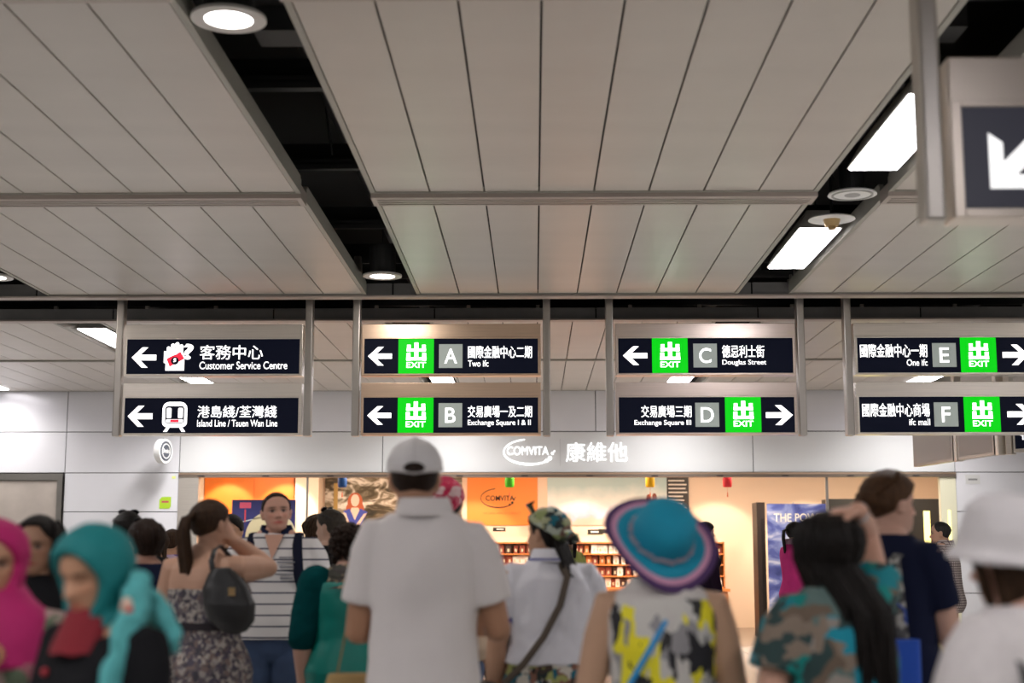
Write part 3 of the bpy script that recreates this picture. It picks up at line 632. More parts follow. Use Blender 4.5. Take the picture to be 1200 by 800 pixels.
# banner and black cabinet at the right of the shop
pm = ramp_noise_mat('mountain_print', [(.3,(.02,.03,.16)),(.45,(.09,.12,.42)),(.55,(.24,.30,.62)),(.64,(.62,.66,.85)),(.72,(.85,.86,.92))], 2.2, (1,1,1.6), 8, .4, .8)
t = tag(empty('banner_stand', (4.35, 24.1, 0)), 'blue mountain banner headed THE POWER standing in the shop', 'banner')
MB().box(-.45,.55,-.012,.012,.12,2.22).build('banner', pm, t); MB().box(-.5,.6,-.14,.14,0,.12).build('foot', steel_dark, t); MB().tube([(0,.03,.1),(0,.03,2.24)], .012, 8).build('pole', steel_dark, t)
text('THE POWER', -.34, 1.92, .92, .14, white_m, t, -.016, .012)
t = tag(empty('black_panel_frame', (3.86, 24.5, 0)), 'tall narrow black louvred frame left of the mountain banner', 'frame')
MB().box(-.07,.07,0,.5,0,2.26).build('body', mat('brown_black', (.03,.02,.015), .5), t)
for k in range(40): MB().box(.0,.05,-.01,0,.2+k*.045,.225+k*.045).build('louvre', ink, t)
t = tag(empty('black_display_cabinet', (6.45, 25.9, 0)), 'large black display cabinet with glowing yellow strips', 'cabinet')
MB().box(-1.15,1.05,0,.6,0,2.37).build('body', dark_m, t)
yg = mat('yellow_lit_strip', (.9,.85,.3), .5, emit=1.3, ecol=(1,.9,.35,1))
MB().box(-.55,-.15,-.02,0,.5,2.1).build('light_strip', yg, t); MB().box(.55,.66,-.02,0,.4,2.15).build('light_strip', yg, t)
MB().box(-1.0,-.6,-.03,0,1.2,2.1).build('shelf_glass', mat('shelf_glass', (.25,.25,.15), .2), t)
o = struct(MB().box(6.32,6.36,-.012,.0,.55,2.05).build('trim_6', yg, None, loc=(0, YW, 0)))
# hanging paper lanterns
for x, c, nm in ((-3.10,(.005,.07,.28),'blue'), (-.40,(.08,.55,.01),'green'), (1.86,(.95,.50,.0),'yellow'), (3.10,(.85,.03,.05),'red')):
    lm_ = mat(nm+'_paper', c, .6)
    t = tag(empty('paper_lantern', (x, 23.0, 2.45)), nm+' square paper lantern hanging below the shopfront rail', 'lantern')
    MB().rings([[(r*math.cos(2*PI*j/16), r*math.sin(2*PI*j/16), z) for j in range(16)] for r, z in ((.062,0),(.072,.02),(.076,.09),(.072,.16),(.062,.18))]).build('paper_shade', lm_, t, True)
    MB().tube([(0,0,.18),(0,0,.92)], .003, 5).build('cord', dark_m, t)
    MB().tube([(0,0,0),(0,0,-.09)], .002, 5).tube([(0,0,-.09),(0,0,-.15)], [.007,.011], 8).build('tassel', mat('orange_tassel', (.8,.15,.05), .6), t)
# shop lamps: wall-washing spots and soft ceiling panels
SP = lamp_data('shop_spot', 'SPOT', L_SPOT, (1,.83,.62), spot_size=math.radians(62), spot_blend=.35, shadow_soft_size=.04)
SA = lamp_data('shop_panel', 'AREA', L_SHOP, (1,.82,.62), shape='SQUARE', size=.6)
for k, x in enumerate((-5.8,-4.7,-2.2,-1.15,.9,1.9,3.5,5.2)):
    t = tag(empty('spotlight', (x, 26.1, 3.25)), '%s white spotlight from the left aimed at the shop back wall' % ORD[k], 'spotlight', 'spotlights on the shop ceiling')
    t.rotation_euler = (math.radians(32), 0, 0)
    MB().cyl((0,0,-.06), .045, .14, 16).build('head', white_m, t); l = link('lamp_light', SP, t, (0,0,-.075))
for x in (-5.0,-2.2,.6,3.4,6.4):
    for y in (23.2, 25.0):
        t = tag(empty('shop_ceiling_lamp', (x, y, 3.34)), '%s square shop ceiling lamp from the left in the %s row' % (ORD[[-5.0,-2.2,.6,3.4,6.4].index(x)], 'front' if y < 24 else 'back'), 'ceiling lamp', 'recessed lamps of the shop')
        MB().box(-.3,.3,-.3,.3,-.01,0).build('light_panel', mat('shop_panel_glow', (1,1,1), .5, emit=3, ecol=(1,.85,.65,1)), t); link('lamp_light', SA, t, (0,0,-.02))
# ------------------------------------------------------------------ people
def skin(tone):
    nm = 'skin'
    if nm in MATS: return MATS[nm]
    m = mat(nm, (.5,.3,.2), .5, spec=.35, bump=.08, bscale=60); nt = m.node_tree
    a = nt.nodes.new('ShaderNodeAttribute'); a.attribute_name = 'tint'; nt.links.new(a.outputs['Color'], nt.nodes['Principled BSDF'].inputs['Base Color'])
    return m
TT = np.array([0,.04,.10,.18,.25,.33,.40,.48,.55,.65,.78,.88,.95,.985,1.0])
FF = np.array([.052,.074,.084,.087,.087,.089,.090,.087,.091,.093,.086,.067,.043,.024,.004])
BB = np.array([.004,.012,.028,.045,.057,.068,.078,.089,.096,.100,.093,.073,.047,.026,.004])
WW = np.array([.018,.034,.047,.055,.060,.065,.069,.073,.075,.077,.072,.057,.036,.020,.004])
HH = .23
def head_base(phi, t):
    W = np.interp(t, TT, WW); F = np.interp(t, TT, FF); B = np.interp(t, TT, BB)
    c = np.cos(phi); s_ = np.sin(phi); k = np.sign(s_)*np.abs(s_)**.92
    return W*k, np.where(c > 0, F, B)*np.sign(c)*np.abs(c)**.92 - .005, t*HH
def G(u, s): return np.exp(-.5*(u/s)**2)
def head_grid(n=72, k=64, feats=True, off=None):
    ph = np.linspace(-PI, PI, n, endpoint=False); tt = np.linspace(0, 1, k)**.97
    Ph, T = np.meshgrid(ph, tt); x, y, z = head_base(Ph, T)
    if feats:
        fr = np.clip(np.cos(Ph)*1.4, 0, 1)
        zt = z/HH; ax = np.abs(x)
        d = np.zeros_like(x)
        nose = np.clip((.56-zt)/.22, 0, 1)*(zt > .33)*1.0 + np.clip((zt-.285)/.045, 0, 1)*(zt <= .33)
        d += .026*nose*G(x, .0085+.004*np.clip(nose,0,1)); d += .007*G(ax-.013, .006)*G(zt-.345, .022)
        d -= .012*G(ax-.031, .015)*G(zt-.50, .040); d += .006*G(ax-.031, .010)*G(zt-.495, .025)
        d += .005*G(ax-.028, .018)*G(zt-.575, .022); d += .004*G(ax-.045, .014)*G(zt-.40, .05)
        d += .007*G(x, .019)*G(zt-.232, .018) + .008*G(x, .016)*G(zt-.185, .018) - .006*G(x, .024)*G(zt-.208, .008)
        d += .006*G(x, .016)*G(zt-.07, .05) - .003*G(x, .02)*G(zt-.135, .02)
        y = y + d*fr
    P = np.stack([x, y, z], -1)
    if off is not None:
        o = off(Ph, T); c = np.stack([0*x, -.005+0*x, np.clip(z, .07, .15)], -1); dr = P-c; dr /= np.linalg.norm(dr, axis=-1, keepdims=True)+1e-9
        P = P + dr*o[..., None]
    return [[tuple(P[i,j]) for j in range(n)] for i in range(k)]
def tint_fn(P, tone, lips, brow, eyes=True):
    """skin colour from the position in head space; P = n x 3"""
    n = len(P); c = np.tile(np.array(tone), (n,1)); x, y, z = P[:,0], P[:,1], P[:,2]/HH; ax = np.abs(x)
    def mixc(w, col): nonlocal c; w = np.clip(w, 0, 1)[:,None]; c = c*(1-w) + np.array(col)*w
    infr = (y > .045) & (z > -.05) & (z < 1.02)
    mixc(infr*.30*G(ax-.045,.02)*G(z-.38,.06), (tone[0]*1.05, tone[1]*.65, tone[2]*.6))
    mixc(infr*1.3*G(x,.020)*G(z-.208,.024), lips)
    mixc(infr*1.2*(G(ax-.032,.014)*G(z-.578-.12*(ax-.03),.014)), brow)
    if eyes:
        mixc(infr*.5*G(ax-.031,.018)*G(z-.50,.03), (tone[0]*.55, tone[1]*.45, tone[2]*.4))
        mixc(infr*1.0*((np.abs(ax-.031)/.0135)**2 + ((z-.495)/.020)**2 < 1), (.36,.31,.28))
        mixc(infr*1.5*G(ax-.031,.0052)*G(z-.495,.022), (.03,.015,.01))
        mixc(infr*1.1*G(ax-.031,.012)*G(z-.523,.009), (.03,.02,.015))
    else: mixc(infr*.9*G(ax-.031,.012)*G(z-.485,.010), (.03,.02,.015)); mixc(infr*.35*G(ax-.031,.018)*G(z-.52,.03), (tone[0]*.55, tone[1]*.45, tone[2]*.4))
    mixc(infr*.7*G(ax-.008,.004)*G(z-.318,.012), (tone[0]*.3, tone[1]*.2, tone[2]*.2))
    return c
def hand(mb, w, d, pn, sgn, size=1.0, curl=.35, spread=.1, thumb=.5):
    w = Vector(w); d = Vector(d).normalized(); pn = Vector(pn); pn = (pn - d*pn.dot(d)).normalized(); s = d.cross(pn)*sgn; S = size
    mb.tube([w-d*.02*S, w+d*.015*S, w+d*.05*S, w+d*.085*S], [(.026*S,.020*S),(.031*S,.018*S),(.040*S,.015*S),(.040*S,.0125*S)], 14, flat=s)
    for i, (o, L) in enumerate(((.030,.072),(.0105,.080),(-.0095,.074),(-.029,.058))):
        a = (1.5-i)*spread; p = w + d*(.085-.004*abs(i-1))*S + s*o*S; dd = (d*math.cos(a) + s*math.sin(a)).normalized(); pts = [p-d*.01*S]; ang = 0; rr = [.0095*S]
        for k, f in enumerate((.45,.31,.24)):
            ang += curl*(.7, 1.0, .8)[k]; q = (dd*math.cos(ang) + pn*math.sin(ang)); p = p + q*L*f*S; pts.append(p); rr.append((.0088,.008,.0068)[k]*S)
        mb.tube(pts, rr, 8)
    b = w + d*.022*S + s*.024*S; t1 = (s*.75+d*.65+pn*.35*thumb*2).normalized(); t2 = (s*.25+d*.9+pn*.5*thumb*2).normalized()
    mb.tube([b, b+t1*.032*S, b+t1*.032*S+t2*.03*S, b+t1*.032*S+t2*.055*S], [.014*S,.012*S,.0105*S,.008*S], 8)
class Person: pass
def sup(cx, cy, z, w, df, db, n=36, e=2.35):
    r = []
    for j in range(n):
        a = 2*PI*j/n; c = math.cos(a); s = math.sin(a); x = w*math.copysign(abs(c)**(2/e), c); y = (df if s > 0 else db)*math.copysign(abs(s)**(2/e), s)
        r.append((cx+x, cy+y, z))
    return r
RZ = [.455,.475,.50,.53,.58,.62,.68,.73,.77,.80,.824,.846,.868]
RWm = [.052,.082,.095,.100,.093,.086,.092,.100,.104,.104,.098,.074,.045]; RWf = [.052,.085,.099,.106,.092,.076,.083,.091,.095,.094,.080,.052,.035]
RF = [.050,.062,.066,.068,.066,.062,.064,.070,.066,.056,.046,.038,.034]; RFf = [.05,.062,.066,.066,.062,.056,.064,.078,.066,.052,.042,.036,.032]
RB = [.050,.066,.080,.082,.066,.056,.060,.066,.066,.060,.050,.040,.035]
def torso_at(P, f):
    """half width, front, back depth at height fraction f"""
    b = P.b; g = np.interp(f, [.45,.53,.62,.72,.80,.84], [b, b, 1+(b-1)*1.25, 1+(b-1)*.85, 1+(b-1)*.5, 1])
    w = np.interp(f, RZ, RWf if P.sex == 'f' else RWm)*P.H*g*P.wide; F = np.interp(f, RZ, RFf if P.sex == 'f' else RF)*P.H*g; B = np.interp(f, RZ, RB)*P.H*g
    return w, F, B
def person(label, x, y, H, face, tone, sex='f', b=1.0, wide=1.0, R=None, L=None, head=(0,0,0), fine=.008, lips=None, brow=(.03,.02,.015), stance=.0, legsep=.055, dec=.45, armr=1.0, hs=None, shut=False, hx_=0.0):
    top_ = H; H = H*1.018; P = Person(); P.H = H; P.top_ = top_; P.b = b; P.sex = sex; P.wide = wide
    P.root = tag(empty('person', (x, y, 0), math.radians(face)), label, 'person')
    mb = MB(); n = 32
    mb.rings([sup(0, -.004*H, f*H, *torso_at(P, f), n=n) for f in np.linspace(.455,.866,26)])
    neck = .034 if sex == 'm' else .029
    hx = Matrix.Identity(4); hs = hs or H*.132/.23; P.hs = hs
    yaw, pitch, roll = [math.radians(a) for a in head]; piv = Vector((0, -.03, .03))
    P.HM = Matrix.Translation((hx_, .012*H, top_ - HH*hs)) @ Matrix.Scale(hs, 4) @ Matrix.Translation(piv) @ Euler((pitch, roll, yaw)).to_matrix().to_4x4() @ Matrix.Translation(-piv)
    mb.tube([(0,-.012*H,.80*H), (0,-.008*H,.845*H), P.HM @ Vector((0,-.025,.03)), P.HM @ Vector((0,-.02,.09))], [neck*H*1.35, neck*H*1.05, neck*H, neck*H*.95], 18)
    if sex == 'f':
        for s in (-1,1): mb.ell((s*.045*H*b, .055*H*b, .725*H), (.034*H*b,.030*H*b,.032*H*b))
    # legs
    hipx = legsep*H
    for s in (-1,1):
        mb.tube([(s*hipx*.95,0,.49*H),(s*hipx,.004*H,.38*H),(s*hipx,.006*H,.285*H),(s*(hipx+stance),-.006*H,.21*H),(s*(hipx+stance),-.008*H,.05*H)],
                [.052*H*b,.045*H*(1+(b-1)*.7),.032*H,.031*H,.020*H], 14)
        mb.tube([(s*(hipx+stance),-.02*H,.022*H),(s*(hipx+stance),.04*H,.020*H),(s*(hipx+stance)*1.05,.09*H,.014*H)], [(.022*H,.021*H),(.024*H,.018*H),(.022*H,.012*H)], 10, flat=(1,0,0))
    # arms
    P.arm = {}
    k = armr*(1+(b-1)*.8)
    for s, spec in ((1,R),(-1,L)):
        spec = spec or {}
        sh = Vector((s*(.108 if sex == 'm' else .096)*H*wide*(1+(b-1)*.5), -.006*H, .797*H)) + Vector(spec.get('sh', (0,0,0)))
        ud = Vector(spec.get('u', (.13*s, -.02, -1))).normalized(); fd = Vector(spec.get('f', (.03*s, .22, -1))).normalized()
        el = sh + ud*.172*H; wr = el + fd*.145*H
        if 'wr' in spec: pass
        inner = Vector((s*.045*H, -.004*H, .80*H))
        mb.tube([inner, sh, sh+ud*.06*H, el], [.034*H*k,.034*H*k,.032*H*k,.0245*H*k], 14)
        mb.tube([el, el+fd*.045*H, wr], [.0245*H*k,.0255*H*k,.0165*H*k], 14)
        P.arm[s] = (sh, el, wr, ud, fd)
        hd = spec.get('hd', fd); pn = spec.get('pn', (-s, 0, 0))
        hand(mb, wr, hd, pn, s, H/1.72*(1.0 if sex == 'm' else .95), spec.get('curl', .35), spec.get('spread', .08), spec.get('thumb', .5))
    # head and ears
    hm = MB(); hm.rings(head_grid()); 
    for s in (-1,1):
        E_ = Matrix.Rotation(s*math.radians(-18), 4, 'Z') @ Matrix.Rotation(math.radians(-8), 4, 'X')
        hm.ell((s*.078,-.012,.108), (.008,.018,.031), 12, 8, E_); hm.ell((s*.084,-.018,.118), (.006,.016,.022), 12, 8, E_)
        hm.ell((s*.078,-.004,.085), (.006,.009,.012), 8, 6)
    hm.xf(P.HM); mb.add(hm.v, hm.f)
    body = remesh(mb, 'body', skin(tone), P.root, fine, 1, dec=dec, keep=top_-HH*hs*1.02)
    me = body.data; nv = len(me.vertices); co = np.empty(nv*3); me.vertices.foreach_get('co', co); co = co.reshape(-1,3)
    Mi = np.array(P.HM.inverted()); loc = co @ Mi[:3,:3].T + Mi[:3,3]
    col = tint_fn(loc, tone, lips or (tone[0]*.85, tone[1]*.38, tone[2]*.40), brow, not shut)
    at_ = me.attributes.new('tint', 'FLOAT_COLOR', 'POINT'); at_.data.foreach_set('color', np.concatenate([col, np.ones((nv,1))], 1).ravel())
    P.body = body; return P
def interp_arm(P, s, f):
    sh, el, wr, ud, fd = P.arm[s]; return sh + (el-sh)*f if f <= 1 else el + (wr-el)*(f-1)
def arm_r(P, f): return np.interp(f, [0,.35,1,1.3,2], [.034,.032,.0245,.0255,.0165])*P.H*(1+(P.b-1)*.8)
def top(P, m, z0=.50, z1=.852, ease=.012, sleeve=.55, loose=.02, flare=.0, name='shirt', voxel=.009, wrinkle=.012, wscale=.13, nosleeve=False, hemy=0, waist=0.0, collar=None, cuff=None, neckhole=True, zneck=None):
    mb = MB(); H = P.H; R = []
    for f in np.linspace(z0, z1, 22):
        w, F, B = torso_at(P, f); e = ease + loose*np.interp(f, [.5,.62,.72,.80,.84], [.9,1.5,.8,.3,0]); fl = flare*max(0, (.62-f)/.12)
        w2 = max(w, np.interp(f, [.5,.72,.78], [0,0,1])*0)
        R.append(sup(0, -.004*H, f*H, w+e+fl, F+e+fl*.8, B+e+fl*.8))
    mb.rings(R)
    if P.sex == 'f':
        for s in (-1,1): mb.ell((s*.045*H*P.b, .055*H*P.b, .725*H), (.034*H*P.b+ease*1.4,.030*H*P.b+ease*1.4,.034*H*P.b+ease))
    if not nosleeve:
        for s in (-1,1):
            sl = sleeve if not isinstance(sleeve, dict) else sleeve[s]
            fs = np.linspace(0, sl, 7); pts = [Vector((s*.045*H, -.004*H, .80*H))] + [interp_arm(P, s, f) for f in fs]
            rr = [.034*H+ease] + [arm_r(P, f)*1.02 + ease + (loose*.55*f/max(sl,.01)) for f in fs]
            mb.tube(pts, rr, 16, round_=False)
            # round the shoulder
            mb.ell(interp_arm(P, s, 0)-Vector((s*.008,0,.006)), ((.032*H*(1+(P.b-1)*.35)+ease),)*3)
    g = remesh(mb, name, m, P.root, voxel, 3, wrinkle, wscale)
    if collar:
        c = MB(); H_ = P.H; nr = (.036 if P.sex == 'm' else .031)*H_ + .016
        c2 = []
        for r_, z_, in ((nr+.024,.845),(nr+.022,.851),(nr+.010,.876),(nr+.004,.880),(nr-.002,.874),(nr-.004,.85)):
            c2.append([(r_*math.cos(2*PI*j/28), -.008*H_+r_*1.05*math.sin(2*PI*j/28), z_*H_ - .045*max(0, math.sin(2*PI*j/28))**2) for j in range(28)])
        n_ = 28; vs = [q for r_ in c2 for q in r_]; fs = []
        for i in range(len(c2)-1):
            for j in range(n_):
                if 5 <= j < 9: continue
                k = (j+1) % n_; fs.append((i*n_+j, i*n_+k, (i+1)*n_+k, (i+1)*n_+j))
        c.add(vs, fs).build('collar', collar, P.root, True)
    if cuff:
        for s in (-1,1):
            sl = sleeve if not isinstance(sleeve, dict) else sleeve[s]
            a, b_ = interp_arm(P, s, sl-.07), interp_arm(P, s, sl+.015); r_ = arm_r(P, sl)*1.02+ease+loose*.55+.003
            MB().tube([a,b_], [r_,r_], 24, round_=False).build('sleeve_cuff', cuff, P.root, True)
    P.top = g; return g
def skirt(P, m, z0=.28, z1=.60, e0=.05, e1=.012, name='skirt', voxel=.010, folds=9, amp=.012, wrinkle=.008):
    mb = MB(); H = P.H; R = []
    for f in np.linspace(z0, z1, 18):
        ft = max(f, .50); w, F, B = torso_at(P, ft); k = (z1-f)/(z1-z0); e = e1+(e0-e1)*k; q = sup(0, -.004*H, f*H, w+e, F+e, B+e, 60)
        q = [(x*(1+amp*6*k*math.sin(folds*math.atan2(y,x))/3), y*(1+amp*6*k*math.sin(folds*math.atan2(y,x))/3), z) for x, y, z in q]; R.append(q)
    mb.rings(R); return remesh(mb, name, m, P.root, voxel, 2, wrinkle, .1)
def dress(P, m, z0=.28, z1=.76, e0=.06, ease=.010, name='dress', wrinkle=.010, voxel=.009):
    mb = MB(); H = P.H; R = []
    for f in np.linspace(z0, z1, 40):
        ft = max(f, .50); w, F, B = torso_at(P, ft); k = max(0, (.60-f)/(.60-z0)); e = ease + (e0-ease)*k; q = sup(0, -.004*H, f*H, w+e, F+e, B+e, 60)
        a = .02*k; q = [(x*(1+a*math.sin(9*math.atan2(y,x))), y*(1+a*math.sin(9*math.atan2(y,x))), z) for x, y, z in q]; R.append(q)
    mb.rings(R)
    for s in (-1,1): mb.ell((s*.045*H*P.b, .055*H*P.b, .725*H), (.034*H*P.b+ease*1.4,.030*H*P.b+ease*1.4,.034*H*P.b+ease))
    return remesh(mb, name, m, P.root, voxel, 2, wrinkle, .1)
def pants(P, m, z0=.05, z1=.60, loose=.012, name='trousers', voxel=.011, legsep=.055, wrinkle=.012):
    mb = MB(); H = P.H; hipx = legsep*H; b = P.b
    mb.rings([sup(0, -.004*H, f*H, *[v+.006 for v in torso_at(P, f)]) for f in np.linspace(.447, z1, 12)])
    for s in (-1,1):
        zz = [.49,.38,.285,.21,max(z0,.03)]; r = [.052*b,.046*(1+(b-1)*.7),.034,.033,.028]
        mb.tube([(s*hipx*(.95 if i == 0 else 1), (0,.004,.006,-.006,-.008)[i]*H, zz[i]*H) for i in range(5)], [q*H+loose*(1+.25*i) for i, q in enumerate(r)], 18, round_=False)
    return remesh(mb, name, m, P.root, voxel, 2, wrinkle, .12)
def shoes(P, m, legsep=.055):
    H = P.H
    for s in (-1,1):
        c = s*legsep*H
        o = MB().tube([(c,-.045*H,.026*H),(c,.01*H,.030*H),(c,.06*H,.024*H),(c*1.04,.105*H,.017*H)], [(.026*H,.026*H),(.027*H,.028*H),(.029*H,.022*H),(.025*H,.015*H)], 14, flat=(1,0,0)).build('shoe', m, P.root, True)
        MB().tube([(c,-.045*H,.006*H),(c,.06*H,.006*H),(c*1.04,.105*H,.006*H)], [(.027*H,.006*H),(.030*H,.006*H),(.025*H,.006*H)], 14, flat=(1,0,0)).build('sole', dark_m, o, True)
def hairline(front=.80, temple=.70, side=.42, nape=.20):
    def f(ph): return np.interp(np.degrees(np.abs(ph)), [0,25,50,70,82,95,108,130,180], [front,front-.01,temple,.60,side,.50,.36,nape+.06,nape])
    return f
def hmat(name, c, c2=None):
    m = mat(name, c, .5, bump=.6, bscale=60, stretch=(3,3,.35), var=.55, vscale=30, spec=.16); return m
def hair_cap(th=.014, line=None, top_th=None, lump=0.0, back=0.0):
    line = line or hairline()
    def off(ph, t):
        l = line(ph); w = np.clip((t-l)/.05, 0, 1); w = w*w*(3-2*w); base = th + (top_th or 0)*np.clip((t-.7)/.3, 0, 1) + back*np.clip(-np.cos(ph), 0, 1)*np.clip(1-abs(t-.62)/.35, 0, 1)
        if lump: base = base + lump*np.sin(ph*11+t*9)*np.sin(ph*7-t*17)*.5
        return -.012 + (base+.012)*w
    return off
def hair(P, m, cap, locks=(), n=72, k=48):
    mb = MB().rings(head_grid(n, k, False, cap)); mb.xf(P.HM)
    for pts, rad in locks: mb.tube([P.HM @ Vector(p) for p in pts], [r*P.hs for r in rad] if hasattr(rad, '__len__') else rad*P.hs, 7)
    return mb.build('hair', m, P.root, True)
def hp(ph, t, off): 
    a, b_, c = head_base(np.array(ph), np.array(t)); p = Vector((float(a), float(b_), float(c))); d = p - Vector((0,-.005,min(max(p.z,.07),.15))); return p + d.normalized()*off
def long_locks(n, length, phmin=70, drift=0.0, th=.018, rad=.010, jitter=.02, back_push=.0, wave=.0, t0=.9, seed=1, t_end=.32):
    r = random.Random(seed); out = []
    for i in range(n):
        s = r.choice((-1,1)); ph = math.radians(r.uniform(phmin, 180))*s; p0 = ph*r.uniform(.8,1); pts = []; ts = np.linspace(r.uniform(.7,t0), t_end, 6)
        for q, t in enumerate(ts): pts.append(hp(p0+(ph-p0)*q/5, t, th*r.uniform(.7,1.15)))
        p = pts[-1]; L = length*r.uniform(.8,1.05); jx, jy = r.uniform(-jitter,jitter), r.uniform(-jitter,jitter)*.6 - back_push
        for q in range(1,7): u = q/6; pts.append(Vector((p.x*(1-.12*u)+drift*u+jx*u+wave*math.sin(u*7+i), p.y+jy*min(1,u*(3.2 if back_push else 1))+wave*.6*math.cos(u*6+i*2), p.z-L*u)))
        out.append((pts, [rad*.7]+[rad]*8+[rad*.9, rad*.7, rad*.25]))
    return out
def sunglasses(P, up=.90, y=.02):
    mb = MB(); f = []
    g = empty('sunglasses', parent=P.root)
    for s in (-1,1):
        MB().ell((s*.033, .078, .0), (.029,.007,.021), 16, 8, None).xf(P.HM @ Matrix.Translation((0,y-.0,HH*up-.01)) @ Matrix.Rotation(math.radians(38), 4, 'X') @ Matrix.Translation((0,-.03,0))).build('lens', mat('dark_lens', (.01,.01,.015), .08), g, True)
        MB().tube([(s*.066,.055,.0),(s*.082,.0,-.01),(s*.080,-.06,-.03)], .003, 6).xf(P.HM @ Matrix.Translation((0,y,HH*up-.01))).build('temple_arm', dark_m, g, True)
    MB().tube([(-.012,.06,.01),(.012,.06,.01)], .003, 6).xf(P.HM @ Matrix.Translation((0,y,HH*up))).build('bridge', dark_m, g, True)
    return g
def band(P, pts, m, name='strap', w=.018, th=.004, parent=None, flat=(1,0,0)):
    return MB().tube(pts, (w, th), 8, flat=flat).build(name, m, parent or P.root, True)
cloth = lambda n, c, v=.12: mat(n, c, .85, bump=.25, bscale=9, var=v, vscale=5, spec=.08)
TAN = (.52,.29,.18); BROWN = (.40,.21,.125); FAIR = (.62,.36,.26); PALE = (.66,.42,.31); OLIVE = (.50,.29,.19)
blackhair = hmat('black_hair', (.012,.009,.008)); brownhair = hmat('brown_hair', (.055,.028,.014)); darkbrown = hmat('dark_brown_hair', (.028,.015,.010)); midbrown = hmat('mid_brown_hair', (.10,.048,.022))
jeans = mat('blue_denim', (.045,.08,.17), .85, bump=.3, bscale=80, var=.55, vscale=4); blacktr = cloth('black_cloth', (.012,.012,.014)); khaki = cloth('khaki_cloth', (.35,.27,.15))
blackshoe = mat('black_shoe', (.02,.02,.02), .4); brownshoe = mat('brown_shoe', (.12,.06,.03), .5)

# --- 4 white-capped man, back view
P = person('tall man seen from behind in white cap and plain white polo shirt, centre', -.385, 5.0, 1.775, 0, BROWN, 'm', 1.0, .90, hx_=-.035,
           R=dict(u=(.28,.05,-1), f=(-.12,1,-.02), pn=(-1,0,0), curl=.7), L=dict(u=(-.17,.05,-1), f=(.12,1,-.05), pn=(1,0,0), curl=.7), head=(4,-6,0), fine=.008)
wp_ = mat('white_pique', (.74,.70,.69), .85, bump=.12, bscale=200, var=.04)
top(P, wp_, z0=.44, ease=.016, sleeve=.70, loose=.018, name='polo_shirt', wrinkle=.022, wscale=.16, collar=wp_)
pants(P, khaki); shoes(P, brownshoe)
hair(P, darkbrown, hair_cap(.007, hairline(.8,.7,.45,.22)))
def cap_off(ph, t):
    l = np.interp(np.degrees(np.abs(ph)), [0,60,180], [.66,.64,.50]); w = np.clip((t-l)/.03, 0, 1); return -.02 + (.038)*w + .012*w*np.clip((t-.6)/.4,0,1)
wc = mat('white_cap_cloth', (.72,.70,.70), .8, bump=.15, bscale=60)
capo = MB().rings(head_grid(64, 64, False, cap_off)).xf(P.HM).build('cap', wc, P.root, True)
MB().tube([P.HM @ Vector((x_, .10+.045*(1-(x_/.07)**2), .150-.012*(abs(x_)/.07)**2)) for x_ in np.linspace(-.07,.07,9)], [(.035,.004)]*9, 10, flat=(0,1,0)).build('visor', wc, capo, True)
# the dark opening over the adjuster strap
cb = []
for r_ in (0,1):
    cb.append([tuple(P.HM @ Vector((.036*math.cos(a)*(1 if r_ else .0), -.137-.0*r_+.018*(math.cos(a)*.9)**2*(1 if r_ else 0), .140+.017*math.sin(a)*(1 if r_ else 0)))) for a in np.linspace(0, 2*PI, 24, endpoint=False)])
MB().rings(cb, caps=False).build('cap_opening', darkbrown, capo, True)
for k in range(6):
    a = k*PI/3; MB().tube([P.HM @ hp(a, t_, .031) for t_ in (.62,.75,.86,.95)], .0015, 5).build('cap_seam', mat('seam_grey', (.55,.53,.53), .8), capo)
MB().ell(tuple(P.HM @ Vector((0,-.005,.265))), (.009,.009,.005), 10, 6).build('cap_button', wc, capo, True)
# tan bag at his left hip
bg_ = tag(empty('shoulder_bag', (-.64, 5.12, .62)), 'tan canvas bag hanging at the left hip of the white-capped man', 'bag')
remesh(MB().rings([sup(0,0,z_,a_,.05,.05,24,3) for z_, a_ in ((0,.10),(.06,.13),(.22,.12),(.36,.09))]), 'bag_body', cloth('tan_canvas', (.40,.27,.12)), bg_, .008, 1, .01)
MB().tube([(-.06,0,.34),(-.02,0,.55),(.05,-.0,.70),(.1,0,.55),(.08,0,.34)], (.014,.003), 6, flat=(0,1,0)).build('strap', MATS['tan_canvas'], bg_, True)

# --- striped-shirt man facing the camera
st = stripe_mat('striped_jersey', (.66,.64,.64), (.015,.02,.06), .062, .0085)
P = person('short-haired man facing the camera in white polo with navy stripes and jeans', -1.498, 8.3, 1.745, 183, (.58,.32,.24), 'm', 1.12, 1.03, R=dict(u=(.22,.03,-1), f=(-.05,.32,-1)), L=dict(u=(-.22,.03,-1), f=(.05,.32,-1)),
           head=(14,8,3), fine=.0055, dec=.35, brow=(.06,.03,.02))
top(P, st, z0=.515, ease=.014, sleeve=.78, loose=.03, name='polo_shirt', wrinkle=.016, wscale=.14, collar=cloth('navy_collar', (.012,.016,.045)))
pants(P, jeans); shoes(P, brownshoe)
hair(P, darkbrown, hair_cap(.006, hairline(.83,.74,.50,.24)))
